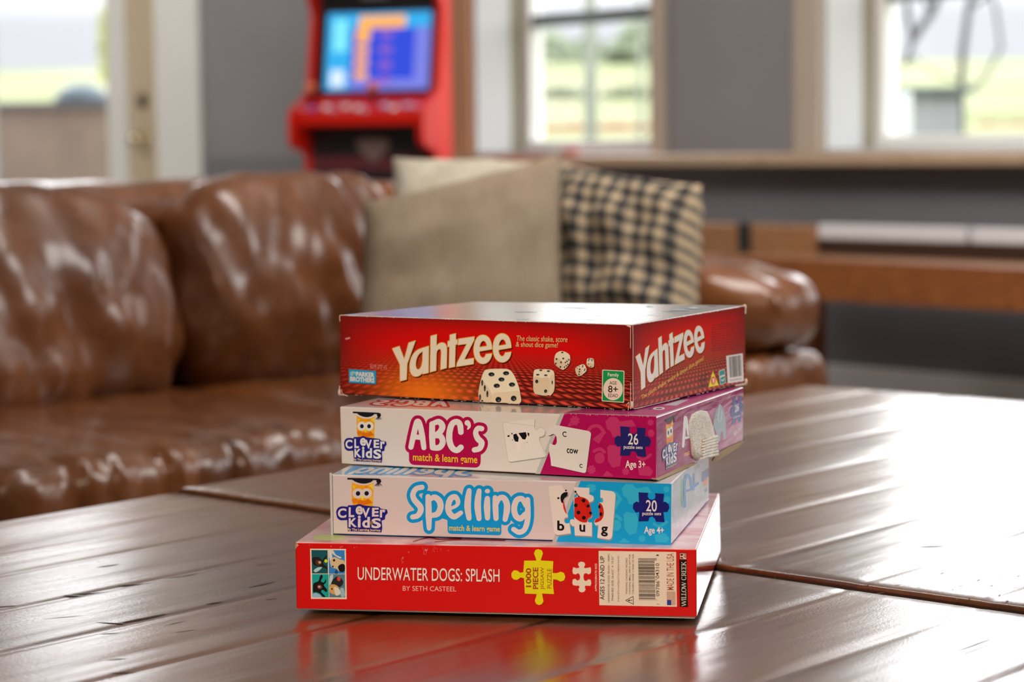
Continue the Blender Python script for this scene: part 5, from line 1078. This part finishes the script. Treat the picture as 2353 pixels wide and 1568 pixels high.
die(A, Z2, [(245, 598), (310, 625), (332, 665), (322, 735), (270, 792), (240, 798), (180, 755), (160, 720), (165, 655), (190, 615)], [[(165, 665), (210, 680), (250, 715), (255, 790), (240, 798), (180, 755), (160, 720)], [(262, 715), (330, 670), (322, 735), (270, 792)]],
    [(247, 614, 12, 8), (258, 679, 12, 9), (185, 685, 9, 11), (234, 721, 9, 11), (177, 733, 9, 11), (227, 770, 9, 11), (280, 722, 7, 9), (298, 710, 7, 9), (318, 693, 7, 9), (270, 772, 7, 9), (290, 757, 7, 9), (308, 742, 7, 9)])
die(A, Z2, [(395, 775), (470, 740), (500, 770), (505, 815), (450, 860), (415, 865), (390, 820)], [[(392, 790), (445, 780), (470, 850), (420, 865), (392, 820)]], [(435, 797, 8, 9), (432, 822, 8, 9), (428, 850, 8, 9), (465, 768, 5, 9), (470, 755, 5, 8), (485, 808, 5, 9), (492, 795, 5, 9), (405, 780, 6, 5), (430, 764, 6, 5)])
die(A, Z2, [(525, 678), (580, 680), (590, 725), (585, 770), (545, 775), (512, 745), (512, 700)], [[(515, 730), (585, 735), (583, 770), (545, 775), (514, 750)]], [(535, 690, 6, 6), (530, 702, 6, 6), (540, 682, 6, 5), (560, 692, 6, 6), (568, 705, 6, 6), (575, 690, 6, 6), (530, 740, 6, 6), (555, 765, 6, 6)])
A.done('dice_picture', Yz.lid, 'five printed cream dice')
bl_ = pr('#1587a8'); A.poly([[(202, 800), (495, 820), (495, 963), (202, 946)]], pr('#35100c'), 1, Z1); A.poly([[(197, 794), (490, 814), (490, 957), (197, 940)]], bl_, 2, Z1); A.text('PARKER', [(275, 872), (473, 884), (473, 832), (275, 820)], pr('#d8c4ac'), 3, .04, Z1); A.text('BROTHERS', [(210, 924), (474, 942), (474, 890), (210, 872)], pr('#d8c4ac'), 3, .04, Z1)
for r_ in (8, 16, 24, 32): A.stroke([(243 + r_ * math.cos(u), 845 + r_ * .8 * math.sin(u)) for u in np.linspace(.6 + r_ * .05, 5.4 + r_ * .05, 9)], 2.6, pr('#9fb8ac'), 3, Z1, n=6)
A.done('maker_badge', Yz.lid, 'small blue maker badge')
A.path('M 690 798 L 905 810 C 914 812 917 816 917 824 L 915 1145 C 914 1154 910 1158 900 1157 L 682 1142 C 674 1141 671 1137 672 1128 L 678 810 C 679 801 683 798 690 798 Z', cream, 2, Z2); A.path('M 695 807 L 902 819 C 907 820 909 823 909 828 L 906 1138 C 905 1146 902 1148 896 1148 L 688 1133 C 682 1132 680 1129 681 1122 L 687 815 C 688 809 690 807 695 807 Z', pr('#17803c'), 3, Z2); A.disc((795, 1010), 106, 120, cream, 4, Z2, 40)
A.text('Family', [(738, 882), (858, 888), (858, 838), (738, 832)], pr('#e0cbb2'), 5, .012, Z2); A.text('AGE', [(757, 960), (835, 963), (835, 926), (757, 922)], dk_, 5, .006, Z2); A.text('8+', [(742, 1045), (848, 1050), (848, 975), (742, 970)], dk_, 5, .012, Z2); A.text('EDAD', [(743, 1096), (848, 1099), (848, 1062), (743, 1058)], dk_, 5, .006, Z2); A.done('age_badge', Yz.lid, 'green age badge with a cream circle')
A.text('ELM 277 15', [(430, 785), (605, 800), (605, 755), (430, 738)], pr('#d98a78'), 1, -.012, Z1); A.done('stamped_code', Yz.lid)
# right flank
NEUT = True; Q = Yz.side; zy = homog([(668, 572), (752, 922), (1352, 409), (1790, 715), (1850, 408), (915, 487)], [ZY(175, 760), ZY(250, 1195), ZY(668, 428), ZY(1000, 715), ZY(1005, 345), ZY(360, 605)])
yaht(Q, zy, '#cfd0cc'); Q.done('title_lettering', Yz.lid, 'cream title lettering outlined in orange')
Q.text('The classic shake, score & shout dice game!', [ZY(256, 1345), ZY(1085, 815), ZY(1080, 740), ZY(250, 1272)], pr('#dca24a'), 2, .006); Q.done('tagline_lettering', Yz.lid)
Q.poly([[ZY(1384, 745), ZY(1604, 710), ZY(1619, 1080), ZY(1405, 1112)]], pr('#c9c7c2'), 2); y0_, x = 0, 0; rb = random.Random(3)
zb_ = homog([(0, 0), (1, 0), (1, 1), (0, 1)], [ZY(1384, 745), ZY(1604, 710), ZY(1619, 1080), ZY(1405, 1112)]); x = .14
while x < .90:
    w_ = rb.choice([.012, .012, .02, .035, .05]); Q.poly([[(x, .05), (x + w_, .05), (x + w_, .80), (x, .80)]], pr('#4a4a50'), 3, zb_); x += w_ + rb.choice([.015, .02, .03])
for k in range(10): Q.poly([[(.15 + k * .075, .87), (.19 + k * .075, .87), (.19 + k * .075, .93), (.15 + k * .075, .93)]], pr('#77777c'), 3, zb_)
Q.done('barcode_label', Yz.lid, 'white barcode label')
Q.poly([[ZY(1284, 945), ZY(1364, 917), ZY(1381, 1105), ZY(1305, 1136)]], pr('#d2d2cc'), 2); Q.poly([[ZY(1290, 951), ZY(1360, 926), ZY(1375, 1100), ZY(1310, 1127)]], pr('#15807c'), 3); Q.stroke([ZY(1300, 1035), ZY(1330, 1010), ZY(1360, 1005)], 1.1, pr('#d2d2cc'), 4); Q.stroke([ZY(1318, 1062), ZY(1338, 1078), ZY(1354, 1050)], 1.0, pr('#d2d2cc'), 4)
for k in range(4): Q.stroke([ZY(1304 + k * 15, 1032 - k * 5), ZY(1308 + k * 15, 1012 - k * 5)], .7, pr('#d2d2cc'), 4, smooth=False)
Q.done('maker_badge', Yz.lid, 'small teal maker badge')
Q.poly([[ZY(1205, 948), ZY(1148, 1162), ZY(1286, 1136)]], pr('#e8c51e'), 2); Q.blob([ZY(1195, 1030), ZY(1220, 1022), ZY(1240, 1050), ZY(1238, 1100), ZY(1212, 1130), ZY(1190, 1110), ZY(1184, 1065)], pr('#c42216'), 3); Q.blob([ZY(1200, 1050), ZY(1222, 1045), ZY(1224, 1080), ZY(1214, 1118), ZY(1204, 1090)], pr('#e6d6c0'), 4); Q.done('safety_mark', Yz.lid, 'yellow triangle mark')
blk = pr('#1e1512')
Q.stroke([ZY(1078, 1000), ZY(1052, 1020), ZY(1042, 1085), ZY(1056, 1145), ZY(1078, 1150)], .9, blk, 2); Q.stroke([ZY(1128, 990), ZY(1102, 1008), ZY(1092, 1070), ZY(1104, 1130), ZY(1130, 1135)], .9, blk, 2); Q.stroke([ZY(1095, 1068), ZY(1122, 1060)], .8, blk, 2, smooth=False); Q.done('conformity_mark', Yz.lid)
rb = random.Random(8)
for k in range(12):
    yb = 330 + k * 31; x = 1190 + (20 if k in (0, 9) else 0)
    while x < 1580:
        w_ = rb.uniform(14, 60); Q.poly([[ZY(x, yb - (x - 1190) * .13), ZY(x + w_, yb - (x + w_ - 1190) * .13), ZY(x + w_, yb + 15 - (x + w_ - 1190) * .13), ZY(x, yb + 15 - (x - 1190) * .13)]], pr('#6d1614'), 1); x += w_ + rb.uniform(7, 12)
Q.done('fine_print', Yz.lid, 'dark red lines of tiny print')
NEUT = False
# frayed corners and rubbed edges of the old box
A = Yz.front
for pts, r_ in [([(781.5, 738), (781.2, 727), (785, 724.5), (800, 724.6)], .9), ([(781, 888), (780.4, 900), (783.5, 906.5), (790, 908)], 1.2), ([(785, 895), (787, 904), (792, 907)], .6), ([(790, 907), (799, 910)], .9), ([(1449.5, 750), (1449.2, 800)], .7), ([(1449.6, 880), (1449.4, 940)], .8), ([(1440, 931), (1446, 925), (1444, 942)], .8), ([(1442, 748), (1449, 751)], 2.0)]: A.stroke(pts, r_, M_WEAR, 8)
for k in range(70):
    x = rb.uniform(790, 1440); tp = rb.random() < .45; yy = (724 + (x - 781) * .0328 + rb.uniform(1, 2.5)) if tp else (907.5 + (x - 781) * .0545 - rb.uniform(.8, 2.2)); w_ = rb.uniform(.8, 5) if rb.random() < .8 else rb.uniform(5, 12)
    A.poly([[(x, yy), (x + w_, yy + w_ * .03), (x + w_ * .8, yy + .9), (x + w_ * .2, yy + .8)]], M_WEAR, 8)
A.poly([[(793, 778), (804, 775), (806, 778), (796, 781)]], pr('#c98878'), 8); A.done('scuff_speck', Yz.lid, 'rubbed pale card at the corners and edges')
for pts, r_ in [([(1453, 749), (1453.5, 800), (1453.2, 870), (1454, 938)], .7), ([(1700, 704), (1708, 703), (1712, 706), (1712, 720)], 1.6), ([(1690, 886), (1706, 884), (1713, 881), (1714, 874)], 1.8), ([(1456, 940), (1500, 930), (1560, 915)], .7)]: Q.stroke(pts, r_, M_WEAR, 8)
for k in range(50):
    x = rb.uniform(1460, 1705); tp = rb.random() < .3; yy = (746 - (x - 1451) * .168 + 1.5) if tp else (944 - (x - 1451) * .241 - rb.uniform(1.2, 2.5)); w_ = rb.uniform(.8, 4)
    Q.poly([[(x, yy), (x + w_, yy - w_ * .2), (x + w_, yy - w_ * .2 + .9), (x, yy + .9)]], M_WEAR, 8)
Q.done('scuff_speck', Yz.lid, 'rubbed pale card at the corners and edges')
for p, r_ in ((Yz.c['BTR'] - Yz.side.n * .0008 - UP * .0016, .0017), (Yz.c['BBR'] - Yz.side.n * .0004 + UP * .001, .0018), (Yz.c['FBR'] + UP * .004, .0011), (Yz.c['FBL'] + UP * .0015, .0013)):
    mb = MB(); lathe(mb, p - UP * .003, (0, 0, 1), [(0, r_ * .4), (.0015, r_), (.004, r_), (.0055, r_ * .5)], M_WEAR, 10)
    mb.build('frayed_corner', Yz.lid, smooth=True)['label'] = 'frayed whitish card corner'
T = Yz.top
for k in range(26):
    x, y, L = rb.uniform(1180, 1640), rb.uniform(702, 738), rb.uniform(15, 60); y = min(y, 739 - .17 * max(0, x + L - 1440))
    if y < 702: continue
    T.blob([(x, y), (x + L * .5, y - 1.2), (x + L, y + .3), (x + L * .5, y + 1.4)], pr(rb.choice(['#c9c7c6', '#5f5c5f', '#8d8a8c', '#b3a6a2'])), 1)
T.done('top_print', Yz.lid)
# ------------------------------------------------------------------ light
wd = bpy.data.worlds.new('sky'); S.world = wd; wd.use_nodes = True; nt = wd.node_tree
bg = nt.nodes['Background']; tc = nt.nodes.new('ShaderNodeTexCoord'); sp_ = nt.nodes.new('ShaderNodeSeparateXYZ'); rp_ = nt.nodes.new('ShaderNodeValToRGB')
nt.links.new(tc.outputs['Generated'], sp_.inputs[0]); nt.links.new(sp_.outputs[2], rp_.inputs['Fac']); nt.links.new(rp_.outputs['Color'], bg.inputs['Color'])
e = rp_.color_ramp.elements; e[0].position = 0; e[0].color = (.86, .89, .94, 1); e[1].position = .058; e[1].color = (.92, .94, .99, 1)
q_ = e.new(.092); q_.color = (2.4, 2.4, 2.45, 1)
q_ = e.new(.14); q_.color = (4.8, 4.8, 4.85, 1)
bg.inputs['Strength'].default_value = SKY
for k, (a0, a1, z0, z1) in enumerate(opsA):
    L = bpy.data.lights.new('window_portal', 'AREA'); L.shape = 'RECTANGLE'; L.size = a1 - a0; L.size_y = z1 - z0; L.cycles.is_portal = True
    o = bpy.data.objects.new('window_portal', L); COL.objects.link(o); p = rm((a0 + a1) / 2, WD + WT + .02, (z0 + z1) / 2)
    o.matrix_world = Matrix(((E1[0], 0, E2[0], p[0]), (E1[1], 0, E2[1], p[1]), (0, 1, 0, p[2]), (0, 0, 0, 1)))
def area(name, p, target, sx_, sy_, power, col):
    L = bpy.data.lights.new(name, 'AREA'); L.shape = 'RECTANGLE'; L.size = sx_; L.size_y = sy_; L.energy = power; L.color = col
    o = bpy.data.objects.new(name, L); COL.objects.link(o); o.location = Vector(p); o.rotation_euler = (Vector(target) - Vector(p)).to_track_quat('-Z', 'Y').to_euler(); return o
area('added_fill_light', (-.35, -.9, 2.75), (-.05, 1.7, .6), 1.6, 1.6, 20, (1, .76, .57))  # added warm fill behind the camera for the box fronts and sofa
area('added_fill_light', rm(-8.3, 2.5, 2.85), rm(-8.6, 5.2, 1.0), 1.6, 1.0, 55, (1, .95, .9))  # added unseen washer, brightens the left part of the window wall
area('added_fill_light', rm(-2.4, 2.5, 2.85), rm(-2.4, 5.2, .8), 2.4, 1.0, 85, (1, .95, .9))  # added unseen washer, brightens the window wall farther right
sun = bpy.data.lights.new('sun', 'SUN'); sun.energy = .8; sun.angle = .02; sun.color = (1, .95, .85)
so = bpy.data.objects.new('sun', sun); COL.objects.link(so); so.rotation_euler = Vector((.25, .75, -.62)).to_track_quat('-Z', 'Y').to_euler()
area('added_fill_light', (3.1, 2.2, 2.75), (.2, 1.9, .55), 1.3, 1.3, 50, (1, .97, .94))  # added light standing in for daylight on the right box faces
sp = bpy.data.lights.new('added_spot', 'SPOT'); sp.energy = 265; sp.color = (1, .75, .56); sp.spot_size = math.radians(27); sp.spot_blend = 1; sp.shadow_soft_size = .3  # added unseen spot, brightens the stack while sparing the sofa
so2 = bpy.data.objects.new('added_spot', sp); COL.objects.link(so2); so2.location = (-.35, -1.0, 2.2); so2.rotation_euler = (Vector((0, 1.62, .52)) - so2.location).to_track_quat('-Z', 'Y').to_euler()
